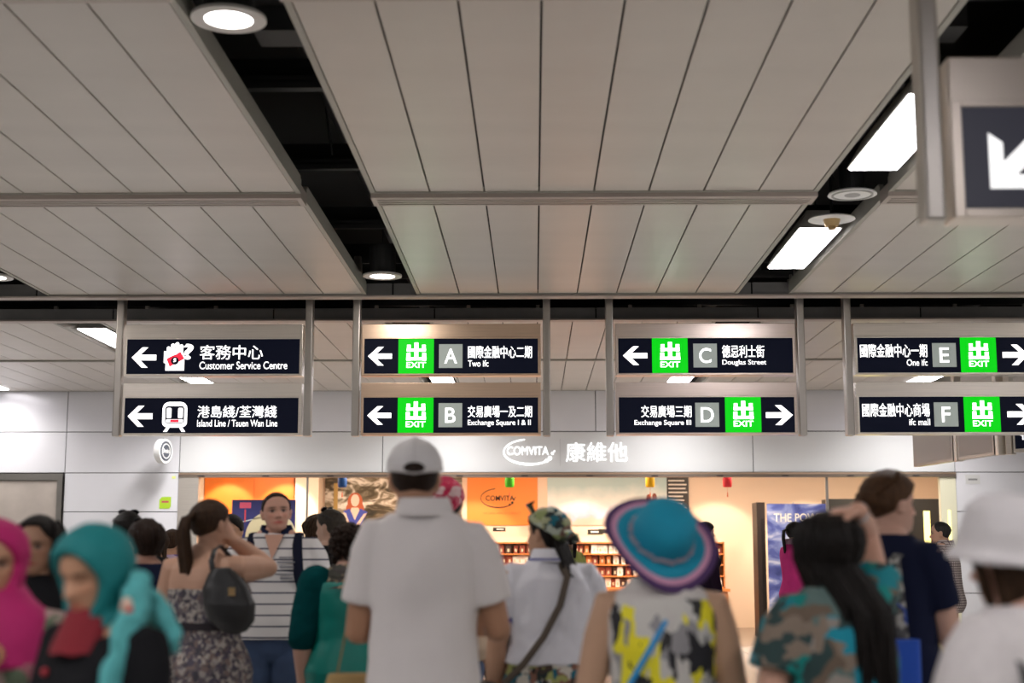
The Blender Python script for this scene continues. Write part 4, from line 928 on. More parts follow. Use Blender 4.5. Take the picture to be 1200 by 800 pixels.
# neck placket and chest print
H_ = P.H; w_, F_, B_ = torso_at(P, .76)
MB().add([(-.055,F_*.72,.848*H_),(.055,F_*.72,.848*H_),(.0,F_+.034,.768*H_)], [(0,1,2)]).build('open_neck', mat('neck_skin', (.52,.28,.20), .55), P.root)
prt = mat('grey_print', (.22,.22,.25), .8); w_, F_, B_ = torso_at(P, .725)
for i_, (a_, b_, z_) in enumerate(((-.12,-.04,.775),(-.13,-.03,.760),(-.125,-.045,.745),(-.14,-.02,.722),(-.12,-.05,.71))):
    MB().box(a_, b_, F_+.030, F_+.034, z_*H_-.005, z_*H_+.004).build('chest_print', prt, P.root)
bp = tag(empty('backpack', P.root.location, math.radians(183)), 'dark navy backpack on the back of the striped-shirt man', 'backpack')
nav = cloth('navy_webbing', (.012,.014,.03))
remesh(MB().rings([sup(0,-.21,z_,a_,.05,.10,24,3) for z_, a_ in ((1.02,.12),(1.08,.16),(1.30,.16),(1.42,.12))]), 'bag_body', nav, bp, .012, 2, .01)
for s in (-1,1):
    w_, F_, B_ = torso_at(P, .74)
    MB().tube([(s*.13,-.16,1.44),(s*.125,-.07,1.515),(s*.125,.03,1.510),(s*.140,.135,1.40),(s*.155,.178,1.27),(s*.180,.135,1.12),(s*.205,-.05,1.02),(s*.15,-.17,1.04)], [(.028,.008)]*5+[(.016,.006)]*3, 8, flat=(1,0,0)).build('shoulder_strap', nav, bp, True)

# --- ponytail woman in the strapless dress
P = person('long-haired woman from behind in strapless grey patterned dress, hand at her ear', -1.502, 6.6, 1.635, -18, (.53,.31,.215), 'f', 1.17, 1.0,
           R=dict(u=(-.05,1,.02), f=(-.32,-.80,.52), pn=(-.9,-.1,.1), hd=(-.25,-.35,.9), curl=.75), L=dict(u=(-.25,.1,-1), f=(.25,.6,-.8)), head=(-16,4,-4), fine=.0065)
dm = cell_mat('grey_patterned_cloth', [(.05,.045,.06),(.32,.29,.27),(.12,.10,.11),(.40,.36,.32),(.18,.13,.12),(.07,.06,.09)], 62, warp=1.0, stretch=(1,1,.8))
dress(P, dm, .30, .745, .07, .010)
for s in (-1,1):
    MB().tube([(s*.085,-.105,1.205),(s*.075,-.085,1.30),(s*.065,-.02,1.365),(s*.07,.06,1.32),(s*.08,.10,1.22)], (.006,.003), 6).build('dress_strap', dm, P.root, True)
MB().rings([sup(0,-.007,z_*P.H, *[v+.018 for v in torso_at(P,.645)], n=40) for z_ in (.635,.655)], caps=False).build('waist_seam', cloth('dark_grey_band', (.04,.035,.04)), P.root, True)
shoes(P, blackshoe)
tail = []
r = random.Random(4)
for i in range(46):
    a = r.uniform(-1,1); b_ = r.uniform(-1,1); L = r.uniform(.36,.50)
    tail.append(([(a*.012,-.108,.175+b_*.01),(-.004+a*.018,-.150+b_*.01,.16),(-.014+a*.024,-.165+b_*.016,.10),(-.025+a*.026,-.155+b_*.018,0),(-.032+a*.026,-.14+b_*.016,-.12),(-.034+a*.018,-.13+b_*.012,-.24),(-.03+a*.01,-.125+b_*.008,.12-L)], [.007,.010,.011,.011,.010,.007,.003]))
hair(P, brownhair, hair_cap(.012, hairline(.80,.70,.50,.26), .004), tail)
# black hobo bag on her right shoulder
hb = tag(empty('shoulder_bag', (-1.37, 6.42, 1.045)), 'slouchy black shoulder bag of the woman in the strapless dress', 'bag')
blk = mat('black_leather', (.010,.010,.011), .42, bump=.3, bscale=14)
remesh(MB().rings([[(x_+c_,y_,z_) for x_,y_,_ in sup(0,0,0,a_,d_,d_,28,2.2)] for z_, a_, d_, c_ in ((0,.02,.02,.03),(.015,.06,.045,.03),(.06,.105,.06,.02),(.13,.118,.065,.01),(.20,.105,.05,-.01),(.25,.075,.04,-.02),(.29,.04,.03,-.03))]), 'bag_body', blk, hb, .007, 2, .012)
MB().tube([(-.06,0,.24),(-.075,-.01,.32),(-.07,.03,.37),(-.06,.10,.39),(-.02,.12,.34),(.07,.06,.20)], (.013,.004), 8, flat=(1,0,0)).build('strap', blk, hb, True)
MB().box(.02,.05,-.080,-.072,.17,.205).build('gold_clasp', brass, hb)

# --- dark curly-haired woman in the teal dress
teal = mat('teal_satin', (.0,.24,.20), .42, bump=.2, bscale=8, var=.25, vscale=5); tdk = cloth('dark_teal', (.0,.055,.06))
P = person('dark curly-haired woman from behind in teal dress with dark teal sleeves', -.925, 7.2, 1.545, 12, (.55,.33,.25), 'f', 1.22, 1.0,
           R=dict(u=(.25,.2,-1), f=(-.1,.7,-.6)), L=dict(u=(-.24,-.06,-1), f=(.05,.02,-1), curl=.8), head=(16,-14,3), fine=.008, armr=1.02)
dress(P, teal, .27, .80, .05, .018)
for s in (-1,1):
    fs = np.linspace(0, 1.02, 8); MBx = MB().tube([interp_arm(P,s,f) for f in fs], [arm_r(P,f)*1.03+.026 for f in fs], 18); MBx.ell(tuple(interp_arm(P,s,0)+Vector((-s*.03,0,-.01))), (.08,.08,.07))
    remesh(MBx, 'sleeve', tdk, P.root, .009, 2, .014, .06)
scf = cell_mat('brown_print_scarf', [(.03,.025,.02),(.22,.17,.10),(.05,.05,.04),(.30,.26,.18),(.06,.05,.05)], 22)
sc = MB()
for k in range(4): sc.rings([[(.0+(.085+.022*k+.015*q)*math.cos(2*PI*j/30), -.01+(.075+.014*k+.012*q)*math.sin(2*PI*j/30), 1.345-.028*k-.016*q+.006*math.sin(j*3+k)) for j in range(30)] for q in (0,1,2)] , caps=False)
sc.build('scarf', scf, P.root, True)
cur = []; r = random.Random(9)
for i in range(230):
    ph = r.uniform(-PI, PI); t = r.uniform(.25, 1.0)
    if math.cos(ph) > .3 and t < .72: continue
    p = hp(ph, t, .016); pts = []; a0 = r.uniform(0,6)
    for q in range(6): pts.append(Vector((p.x*1.03+.012*math.cos(a0+q*1.2), p.y*1.03+.012*math.sin(a0+q*1.2), p.z-.008*q)))
    cur.append((pts, [.007,.009,.010,.009,.007,.004]))
hair(P, darkbrown, hair_cap(.020, hairline(.78,.62,.40,.12), .0, .010), cur); shoes(P, blackshoe)
ph_ = tag(empty('phone', tuple(P.root.matrix_basis @ (P.arm[-1][2]+Vector((0,.0,-.13))))), 'small turquoise phone in the hand of the woman in the teal dress', 'phone')
bevel(MB().box(-.02,.02,-.05,.05,-.06,.03).build('case', mat('turquoise_plastic', (.0,.30,.40), .35), ph_), .006)
MB().box(.02,.0205,-.045,.045,-.055,.025).build('screen', mat('phone_glass', (.01,.01,.012), .1), ph_)

# --- bandana woman
navyrib = cloth('blue_ribbing', (.09,.10,.36))
P = person('woman from behind in leafy green bandana and white polo with blue cuffs', .061, 6.3, 1.585, 14, OLIVE, 'f', 1.16, 1.0,
           R=dict(u=(.22,.12,-1), f=(-.08,.62,-.8), curl=.6), L=dict(u=(-.24,.02,-1), f=(-.02,.12,-1)), head=(38,2,8), fine=.0065)
wj = mat('white_jersey', (.72,.72,.78), .8, bump=.15, bscale=120, var=.04)
top(P, wj, z0=.575, ease=.012, sleeve=.62, loose=.018, name='polo_shirt', wrinkle=.026, wscale=.09, cuff=navyrib, collar=wj)
MB().rings([[((.031*P.H+.042)*math.cos(2*PI*j/28), -.012+(.031*P.H+.044)*math.sin(2*PI*j/28), .849*P.H+dz-.045*max(0,math.sin(2*PI*j/28))**2) for j in range(28)] for dz in (0,.008)], caps=False).build('collar_tip', navyrib, P.root, True)
flo = cell_mat('floral_skirt_cloth', [(.01,.012,.012),(.0,.14,.20),(.30,.32,.10),(.01,.02,.02),(.55,.52,.46),(.20,.09,.06),(.0,.10,.15),(.05,.03,.02)], 26, warp=.9)
skirt(P, flo, .30, .612, .05, .016); shoes(P, blackshoe)
ban = cell_mat('leafy_bandana_cloth', [(.02,.03,.03),(.25,.30,.12),(.0,.12,.17),(.38,.40,.24),(.03,.04,.02),(.22,.12,.09),(.0,.16,.22),(.45,.5,.42)], 26, warp=.9)
def ban_off(ph, t):
    l = np.interp(np.degrees(np.abs(ph)), [0,60,180], [.80,.72,.26]); w = np.clip((t-l)/.04, 0, 1); return -.02 + .042*w + .010*w*np.sin(ph*9)*np.clip(1-t,0,1)
loc_ = []; r = random.Random(3)
for i in range(40):
    s_ = r.uniform(-1,1); loc_.append(([(s_*.045,-.085,.10),(s_*.055,-.105,.06),(s_*.05+.02,-.13,.0),(s_*.05+.035+r.uniform(-.02,.02),-.15,-.05),(s_*.03+.06,-.165+r.uniform(-.02,.02),-.085)], [.008,.009,.009,.007,.003]))
hair(P, blackhair, hair_cap(.014, hairline(.78,.68,.40,.16)), loc_)
bb = remesh(MB().rings(head_grid(64, 56, False, ban_off)).xf(P.HM), 'bandana', ban, P.root, .006, 1, .012, .05)
for s_, dz in ((-1,.012),(1,-.01)): MB().tube([P.HM @ Vector(q) for q in ((0,-.125,.125),(s_*.03,-.155,.12+dz),(s_*.055,-.165,.10+dz))], [(.012,.010),(.022,.008),(.004,.003)], 10).build('bandana_tail', ban, P.root, True)
MB().ell(tuple(P.HM @ Vector((0,-.125,.125))), (.02,.02,.018)).build('bandana_knot', ban, P.root, True); MB().tube([P.HM @ Vector(q) for q in ((-.07,.04,.215),(-.085,.055,.245),(-.08,.03,.262))], [(.012,.012),(.018,.010),(.004,.004)], 8).build('bandana_point', ban, P.root, True)
cb_ = tag(empty('crossbody_bag', P.root.location, math.radians(14)), 'dark cross-body bag with grey strap across the white polo of the bandana woman', 'bag')
gst = cloth('grey_brown_webbing', (.10,.08,.065))
w_, F_, B_ = torso_at(P, .7)
MB().tube([(.03,-.085,1.36),(.045,-.145,1.30),(.005,-.172,1.18),(-.07,-.178,1.05),(-.155,-.172,.94),(-.225,-.12,.86)], (.016,.004), 8, flat=(.7,0,.7)).build('strap', gst, cb_, True)
remesh(MB().rings([[(x_-.27,y_-.02,z_) for x_,y_,_ in sup(0,0,0,a_,.10,.10,24,3)] for z_, a_ in ((.60,.035),(.64,.055),(.82,.05),(.86,.02))]), 'bag_body', blk, cb_, .008, 2, .008)

# --- woman with the wide blue sun hat
dressp = cell_mat('yellow_black_print', [(.62,.60,.56),(.85,.75,.02),(.60,.58,.55),(.02,.02,.025),(.30,.29,.30),(.85,.76,.03),(.03,.03,.03),(.60,.57,.54)], 21, warp=.8, stretch=(1.2,1.2,.6))
P = person('woman from behind under a wide turquoise sun hat in yellow and black sleeveless dress', .385, 4.4, 1.525, -5, (.52,.32,.21), 'f', 1.14, 1.0,
           R=dict(u=(.22,.0,-1), f=(.0,.2,-1)), L=dict(u=(-.26,.0,-1), f=(-.02,.1,-1)), head=(-8,8,0), fine=.008)
dress(P, dressp, .28, .835, .06, .014)
yk = mat('cream_yoke', (.62,.58,.55), .85, bump=.2, bscale=30)
remesh(MB().rings([sup(0,-.004*P.H,f*P.H,*[v*(.98)+.019 for v in torso_at(P,f)]) for f in np.linspace(.812,.855,5)]), 'yoke', yk, P.root, .008, 2)
hair(P, darkbrown, hair_cap(.014, hairline(.8,.7,.4,.15))); shoes(P, blackshoe)
turq = mat('turquoise_straw', (.0,.30,.46), .75, bump=.4, bscale=120, var=.12, vscale=14); purp = mat('purple_ribbon', (.075,.03,.12), .8); pinkr = mat('pink_ribbon', (.62,.30,.45), .8)
HM = P.HM @ Matrix.Translation((0,-.012,.135)) @ Matrix.Rotation(math.radians(34), 4, 'X') @ Matrix.Rotation(math.radians(25), 4, 'Y')
def hat_ring(r_, z_, wv=0, n=72, ex=1.0):
    return [tuple(HM @ Vector((r_*ex*math.cos(a), r_*1.06*math.sin(a), z_ + wv*math.sin(2*a+.6) + wv*.5*math.sin(3*a+2)))) for a in [2*PI*j/n for j in range(n)]]
hat = empty('sun_hat', parent=P.root)
MB().rings([hat_ring(.104,-.01), hat_ring(.108,.03), hat_ring(.106,.07), hat_ring(.092,.108), hat_ring(.062,.128), hat_ring(.02,.136)]).build('crown', turq, hat, True)
def brim(a, b_, m, nm, w0, w1, t=.004):
    k = 5; up = [hat_ring(a+(b_-a)*i/k, (.004-.10*max(0,(a+(b_-a)*i/k-.09))**1.15), w0+(w1-w0)*i/k) for i in range(k+1)]
    dn = [[tuple(Vector(p)-HM.to_3x3() @ Vector((0,0,t))) for p in q] for q in up[::-1]]
    return MB().rings(up+dn+[up[0]], caps=False).build(nm, m, hat, True)
brim(.095,.158,turq,'brim',0,.010); brim(.158,.178,pinkr,'pink_band',.010,.014); brim(.178,.203,purp,'purple_edge',.014,.019)
cn = MB()
for j in range(34):
    a = 2*PI*j/34; cn.ell(tuple(HM @ Vector((.110*math.cos(a), .1165*math.sin(a), .012+.004*math.sin(j*2.2)))), (.009,.009,.007), 8, 6)
cn.build('hat_chain', mat('braided_cord', (.45,.36,.42), .5), hat, True)
bs = tag(empty('crossbody_bag', P.root.location), 'sky-blue cord strap and small bag across the yellow and black dress', 'bag')
sky = mat('sky_blue_cord', (.02,.28,.62), .6)
MB().tube([(.035,-.075,1.27),(.0,-.125,1.20),(-.06,-.135,1.10),(-.13,-.12,.98),(-.20,-.07,.87)], (.009,.006), 8, flat=(1,0,0)).build('strap', sky, bs, True)
remesh(MB().rings([[(x_-.235,y_,z_) for x_,y_,_ in sup(0,0,0,a_,.08,.08,24,3)] for z_, a_ in ((.68,.02),(.71,.035),(.84,.03),(.87,.012))]), 'bag_body', sky, bs, .008, 2)

# --- long black-haired woman with hand on head
tb = cell_mat('teal_brown_print', [(.0,.20,.24),(.10,.16,.15),(.0,.26,.36),(.22,.17,.13),(.02,.05,.05),(.28,.25,.22),(.0,.22,.20),(.14,.10,.07)], 13, warp=1.3)
P = person('woman with long black hair in teal patterned top, one hand on her head', .862, 4.2, 1.505, 22, (.58,.33,.24), 'f', 1.06, 1.0,
           R=dict(u=(.30,.57,.80), f=(-.58,-.68,.26), hd=(-.95,.2,-.05), pn=(-.1,.1,-1), curl=.40, sh=(-.01,0,.035)), L=dict(u=(-.30,.02,-1), f=(.0,.2,-1)), head=(14,2,0), fine=.007)
top(P, tb, z0=.50, ease=.016, sleeve={1:.35,-1:.60}, loose=.03, name='blouse', wrinkle=.016)
pants(P, blacktr); shoes(P, blackshoe)
hair(P, blackhair, hair_cap(.018, hairline(.80,.66,.34,.10), .004), long_locks(190, .50, 58, .05, .024, .011, .045, .105, .008, seed=5))
wt = empty('wristwatch', parent=P.root); w_ = P.arm[1][2]; d_ = P.arm[1][4]
MB().tube([w_-d_*.028, w_-d_*.012], .031, 16, round_=False).build('watch_strap', mat('pale_strap', (.5,.5,.5), .3, .6), wt, True)

# --- tall navy-shirt woman with braided hair
P = person('tall woman with braided brown hair in navy T-shirt looking right', 1.335, 5.45, 1.695, -38, (.58,.35,.27), 'f', 1.0, 1.0,
           R=dict(u=(.10,.28,-1), f=(-.30,.55,.95), hd=(-.45,.3,.7), pn=(-.3,-1,0), curl=.7), L=dict(u=(-.18,-.05,-1), f=(.05,.25,-1)), head=(-30,2,-2), fine=.0065)
top(P, cloth('navy_jersey', (.010,.013,.035)), z0=.53, ease=.012, sleeve=.60, loose=.018, name='t_shirt')
spk = cell_mat('speckled_skirt_cloth', [(.04,.04,.04),(.25,.24,.22),(.08,.08,.08),(.35,.34,.32)], 40)
skirt(P, spk, .28, .60, .05, .012); shoes(P, blackshoe)
lk = []; r = random.Random(2)
for i in range(15):
    a = i/14; ph = PI + (.9-1.8*a); p = hp(ph, .52+.10*math.sin(a*PI), .026)
    lk.append(([p+Vector((0,0,-.018)), p+Vector((.006,0,0)), p+Vector((0,0,.018))], [.008,.016,.008]))
for i in range(10):
    a = i/9; p = hp(PI*.85-a*1.1, .60+.3*a, .018); lk.append(([p+Vector((-.01,0,-.012)), p, p+Vector((.01,0,.012))], [.006,.012,.006]))
hair(P, midbrown, hair_cap(.017, hairline(.80,.70,.52,.26), .006, 0, .008), lk)
t2 = tag(empty('tote_bag', (1.27, 5.16, .74)), 'bright blue paper tote bag beside the woman in the navy T-shirt', 'bag')
bevel(MB().rings([sup(0,0,z_,a_,.05,.05,24,5) for z_, a_ in ((0,.085),(.02,.088),(.36,.088))]).build('bag_body', mat('bright_blue_bag', (.0,.06,.42), .45), t2), .004)
MB().tube([(-.05,0,.35),(-.045,.0,.46),(0,.0,.50),(.045,0,.46),(.05,0,.35)], .004, 6).build('handle', MATS['bright_blue_bag'], t2, True)
t3 = tag(empty('shoulder_bag', (1.335, 5.24, .86)), 'speckled grey fabric shoulder bag of the woman in the navy T-shirt', 'bag')
MB().tube([(.0,.06,.535),(-.03,.0,.52),(-.035,-.06,.40),(-.03,-.09,.20),(-.0,-.09,.02)], (.020,.004), 8, flat=(1,0,0)).build('strap', spk, t3, True)
remesh(MB().rings([sup(.02,-.06,z_,a_,.04,.04,24,2.6) for z_, a_ in ((-.22,.06),(-.18,.11),(-.02,.11),(.04,.08))]), 'bag_body', spk, t3, .008, 2)

# --- white-hatted woman at the right edge
P = person('woman at the right edge in white bucket hat and white T-shirt with black strap', 1.075, 3.2, 1.485, 34, (.55,.30,.22), 'f', 1.10, 1.05,
           R=dict(u=(.2,.1,-1)), L=dict(u=(-.35,-.05,-1), f=(.1,.5,-.8)), head=(20,-4,2), fine=.008)
top(P, mat('white_speckled_knit', (.66,.62,.62), .9, bump=.3, bscale=120, var=.08, vscale=40), z0=.50, ease=.018, sleeve=.5, loose=.03, name='t_shirt', wrinkle=.016)
pants(P, jeans); shoes(P, blackshoe)
hair(P, brownhair, hair_cap(.026, hairline(.78,.60,.28,.05), 0, .006), long_locks(60, .05, 65, 0, .030, .012, .01, 0, 0, seed=8, t_end=.10))
wh = mat('white_bucket_cloth', (.70,.67,.68), .85, bump=.25, bscale=50)
HM = P.HM @ Matrix.Translation((0,-.008,.135)) @ Matrix.Rotation(math.radians(14), 4, 'X')
hb_ = MB().rings([hat_ring(.155,-.035,.006),hat_ring(.150,-.02,.004),hat_ring(.134,.0),hat_ring(.132,.05),hat_ring(.122,.10),hat_ring(.09,.135),hat_ring(.03,.148)]); remesh(hb_, 'hat', wh, P.root, .007, 3, .008, .06)
t4 = tag(empty('shoulder_bag', P.root.location, math.radians(34)), 'black strap of a shoulder bag over the white T-shirt at the right edge', 'bag')
MB().tube([(-.13,.05,1.20),(-.135,-.03,1.235),(-.135,-.10,1.17),(-.16,-.15,1.02),(-.19,-.14,.85)], (.020,.006), 8, flat=(1,0,0)).build('strap', blk, t4, True)
remesh(MB().rings([[(x_-.24,y_-.12,z_) for x_,y_,_ in sup(0,0,0,a_,.10,.10,24,3)] for z_, a_ in ((.60,.03),(.64,.05),(.82,.05),(.86,.02))]), 'bag_body', blk, t4, .009, 2)

# --- hijab women
def hijab(P, m, chest=None, front_t=.78, th=.016, face_w=58, chin=.02, under=True, drape=(.16,.13,1.0), dz=.16, voxel=.007, wr=.008, name='headscarf', shoulders=.15):
    mb = MB()
    def off(ph, t):
        a = np.degrees(np.abs(ph)); half = face_w*np.clip(1-((t-.42)/.40)**2, 0, 1)**.5; inside = np.clip((half-a)/8, 0, 1); return th*(1-inside) - .02*inside
    mb.rings(head_grid(72, 60, False, off)).xf(P.HM)
    # the cloth round the neck, rising at the back and opening under the chin
    R = []
    for k in range(12):
        u = k/11; q = []
        for j in range(48):
            a = 2*PI*j/48; c = math.cos(a); s_ = math.sin(a)
            rx = (.074+.03*u) + shoulders*u**.9*.62; ry = (.085+.02*u) + shoulders*u**1.0*.30
            p = Vector((rx*c, -.012+ry*s_, .055 - .05*max(0,s_) + .06*max(0,-s_) - dz*u*(1+.35*max(0,s_))))
            p.x *= 1+.05*math.sin(7*a+3*u)*u; p.y *= 1+.05*math.sin(7*a+3*u)*u
            q.append(tuple(P.HM.to_3x3() @ p + (P.HM @ Vector((0,0,0))) if u < .3 else (Matrix.Scale(P.hs,3) @ p + Vector((0,.0,P.top_-HH*P.hs)))))
        R.append(q)
    mb.rings(R)
    if chest: mb.rings([sup(0, .012, f*P.H, min(v[0], .078*P.H)+.034, v[1]+.046, v[2]+.036, 48) for f, v in ((f, torso_at(P, f)) for f in np.linspace(chest, .868, 9))])
    return remesh(mb, name, m, P.root, voxel, 3, wr, .05)
tealc = mat('teal_scarf_cloth', (.0,.20,.21), .75, bump=.35, bscale=10, stretch=(1,1,.4), var=.2, vscale=4); aqua = mat('aqua_scarf_cloth', (.10,.46,.47), .75, bump=.4, bscale=10, var=.2, vscale=8)
P = person('woman in teal headscarf with aqua tail looking down, brooch at her ear', -1.02, 3.4, 1.458, 146, (.50,.27,.165), 'f', 1.02, 1.0, shut=True,
           R=dict(u=(.15,.1,-1)), L=dict(u=(-.2,.1,-1)), head=(4,-14,0), fine=.005, dec=.35)
hijab(P, tealc, th=.027, face_w=62, dz=.05, shoulders=.02)
top(P, blacktr, z0=.48, z1=.815, ease=.010, sleeve=1.6, loose=.02, name='blouse'); skirt(P, blacktr, .1, .56, .06, .02); shoes(P, blackshoe)
redc = mat('dark_red_cloth', (.22,.008,.018), .8, bump=.3, bscale=30)
rn = MB()
for k in range(5): rn.rings([[((.058+.006*k+.004*q)*math.cos(2*PI*j/30), .006+(.070+.008*k+.004*q)*math.sin(2*PI*j/30)+.012, 1.272-.018*k-.014*q+.003*math.sin(j*2+k)) for j in range(30)] for q in (0,1,2)], caps=False)
rn.build('red_neck_scarf', redc, P.root, True)
# tail: drawn from the ear side (her left, towards the camera), hanging over the shoulder, and puffed behind
aq = MB(); LS = 1
aq.tube([(-.10,-.02,1.34),(-.125,.02,1.25),(-.13,.05,1.14),(-.125,.06,1.02),(-.12,.06,.9)], [(.018,.030),(.024,.042),(.026,.052),(.022,.054),(.012,.045)], 16, flat=(1,0,0))
aq.tube([(-.05,-.07,1.31),(-.075,-.10,1.26),(-.08,-.13,1.20),(-.07,-.14,1.165)], [(.020,.030),(.030,.036),(.028,.040),(.010,.03)], 16, flat=(0,1,0))
remesh(aq, 'scarf_tail', aqua, P.root, .006, 3, .022, .045)
br = empty('brooch', parent=P.root); br.location = (-.128,.035,1.275)
MB().ell((0,0,0), (.010,.020,.028), 14, 8).build('setting', mat('pearl_setting', (.65,.45,.35), .3, .4), br, True); MB().ell((-.008,0,-.008), (.007,.011,.013), 12, 8).build('red_stone', mat('red_stone', (.6,.02,.01), .15), br, True)
for k in range(5):
    MB().ell((.05-.02*k, .118+.006*k, 1.13-.05*k), (.01,.008,.01), 8, 6).build('red_bead', mat('red_bead', (.5,.02,.04), .3), P.root, True)

pinkc = mat('magenta_scarf_cloth', (.56,.012,.16), .75, bump=.35, bscale=10, stretch=(1,1,.4), var=.25, vscale=4)
P = person('woman at the left edge in bright magenta headscarf with a jewelled brooch', -1.448, 3.85, 1.475, 186, (.52,.28,.17), 'f', 1.02, 1.0, head=(6,-4,0), fine=.005, dec=.35)
hijab(P, pinkc, .735, th=.026, face_w=60, dz=.33, shoulders=.24)
top(P, cell_mat('green_pink_print', [(.12,.16,.10),(.40,.28,.25),(.20,.24,.16),(.35,.12,.15),(.3,.35,.25)], 18), z0=.48, ease=.014, sleeve=1.6, loose=.02, name='blouse'); skirt(P, cloth('white_skirt_cloth', (.55,.52,.52)), .1, .70, .06, .026); shoes(P, blackshoe)
br = empty('brooch', parent=P.root); br.location = (-.055,.195,1.145)
for k in range(12):
    a = k*PI/6; MB().ell((.024*math.cos(a),.004,.024*math.sin(a)), (.007,.006,.007), 8, 6).build('gold_petal', mat('gold_petal', (.6,.38,.14), .3, .7), br, True)
MB().ell((0,.008,0), (.014,.008,.014), 12, 8).build('blue_stone', mat('blue_stone', (.0,.12,.25), .12), br, True)

# --- dark-haired woman between the two headscarves
P = person('woman with long straight black hair between the two headscarves', -1.80, 5.2, 1.525, 170, (.40,.22,.14), 'f', 1.0, 1.0, head=(6,0,0), fine=.006, dec=.35)
hair(P, blackhair, hair_cap(.016, hairline(.84,.66,.30,.10), .002), long_locks(90, .32, 72, 0, .018, .010, .015, 0, 0, seed=11))
top(P, blacktr, z0=.5, sleeve=.6, name='t_shirt'); pants(P, blacktr); shoes(P, blackshoe)

# --- two people with sunglasses on their heads behind the teal headscarf
P = person('dark-haired person with sunglasses pushed up, only the crown showing behind the teal headscarf', -2.28, 8.0, 1.625, 10, TAN, 'm', fine=.010)
hair(P, blackhair, hair_cap(.010, hairline(.82,.72,.5,.22), .004)); sunglasses(P, .93, -.02); top(P, blacktr, sleeve=.6, name='t_shirt'); pants(P, jeans); shoes(P, blackshoe)
P = person('woman in navy top with sunglasses on her dark hair behind the teal headscarf', -1.895, 7.0, 1.555, 20, (.48,.27,.20), 'f', 1.12, 1.0, R=dict(u=(.2,-.05,-1), f=(.02,.15,-1)), head=(20,0,0), fine=.009)
hair(P, darkbrown, hair_cap(.016, hairline(.80,.70,.45,.14), .003), long_locks(30, .02, 100, 0, .018, .010, .01, seed=3)); sunglasses(P, .92, -.02)
top(P, MATS['navy_jersey'], z0=.5, sleeve=.55, name='t_shirt'); pants(P, blacktr); shoes(P, blackshoe)
sh_, el_, wr_, ud_, fd_ = P.arm[1]
MB().tube([interp_arm(P,1,.5), interp_arm(P,1,.95)], [arm_r(P,.5)+.006, arm_r(P,.95)+.008], 16, round_=False).build('lace_sleeve', cell_mat('lace_cloth', [(.20,.14,.12),(.42,.33,.28),(.30,.2,.16)], 60), P.root, True)

# --- small far figures
P = person('boy in purple checked shirt seen from behind far at the left', -3.30, 13.0, 1.60, -15, TAN, 'm', .95, .9, fine=.010)
hair(P, brownhair, hair_cap(.014, hairline(.8,.7,.5,.2), .008)); top(P, cell_mat('purple_check', [(.12,.08,.30),(.35,.2,.4),(.10,.12,.35),(.45,.35,.5)], 26), sleeve=.6, name='shirt', wrinkle=.008); pants(P, jeans); shoes(P, blackshoe)
P = person('woman with long brown hair beside the boy in the purple checked shirt', -3.24, 12.3, 1.575, 60, TAN, 'f', fine=.010)
hair(P, brownhair, hair_cap(.016, hairline(.8,.7,.4,.14)), long_locks(40, .22, 75, 0, .018, .012, .01, seed=6)); top(P, blacktr, sleeve=.5, name='t_shirt'); pants(P, jeans); shoes(P, blackshoe)
P = person('dark-haired young person half hidden between the long-haired woman and the striped man', -2.12, 10.0, 1.655, 165, TAN, 'm', .95, fine=.007, head=(10,0,0))
hair(P, blackhair, hair_cap(.014, hairline(.76,.66,.5,.2), .006)); top(P, blacktr, sleeve=.6, name='t_shirt'); pants(P, jeans); shoes(P, blackshoe)
P = person('brown-haired person far behind the right shoulder of the striped man', -1.84, 12.0, 1.705, -50, FAIR, 'f', fine=.010, head=(-10,0,0))
hair(P, brownhair, hair_cap(.016, hairline(.8,.7,.45,.16), .004, .008), long_locks(30, .06, 80, 0, .018, .012, .015, seed=21)); top(P, cloth('grey_jersey', (.2,.2,.2)), sleeve=.6, name='t_shirt'); pants(P, jeans); shoes(P, blackshoe)
P = person('man with dark sunglasses on his head behind the curly-haired woman', -1.27, 9.0, 1.67, 62, (.5,.32,.24), 'm', fine=.009)
hair(P, hmat('grey_brown_hair', (.06,.05,.04)), hair_cap(.008, hairline(.83,.74,.5,.22))); sunglasses(P, .93, -.01); top(P, blacktr, sleeve=.6, name='t_shirt'); pants(P, jeans); shoes(P, blackshoe)
rp = cell_mat('red_floral_scarf_cloth', [(.55,.02,.08),(.65,.45,.45),(.45,.02,.07),(.6,.12,.18)], 26, warp=.9)
P = person('person in red and pink floral headscarf peeking from behind the white-capped man', -.440, 7.0, 1.755, 10, TAN, 'f', fine=.010)
def full_off(ph, t):
    l = np.interp(np.degrees(np.abs(ph)), [0,60,180], [.80,.70,.22]); w = np.clip((t-l)/.04, 0, 1); return -.02 + .040*w
hair(P, blackhair, hair_cap(.010)); remesh(MB().rings(head_grid(64, 56, False, full_off)).xf(P.HM), 'headscarf', rp, P.root, .007, 1, .01, .05)
top(P, cloth('beige_jersey', (.4,.3,.22)), sleeve=.6, name='t_shirt'); pants(P, jeans); shoes(P, blackshoe)
P = person('woman with black ponytail in pale yellow-green top in front of the product shelves', .40, 17.0, 1.66, 35, TAN, 'f', .95, fine=.010)
def pony(n, seed=1, L=.26): 
    r = random.Random(seed); return [([(r.uniform(-1,1)*.01,-.108,.165),(a*.014,-.150,.14),(a*.018,-.155,.06),(a*.016,-.145,-.04),(a*.008,-.135,.16-L-.1)], [.008,.012,.012,.010,.004]) for a in [r.uniform(-1,1) for _ in range(n)]]
hair(P, blackhair, hair_cap(.012, hairline(.8,.7,.48,.24), .003), pony(20)); top(P, cloth('lime_jersey', (.55,.62,.18)), sleeve=.5, name='t_shirt', wrinkle=.008); pants(P, blacktr); shoes(P, blackshoe)
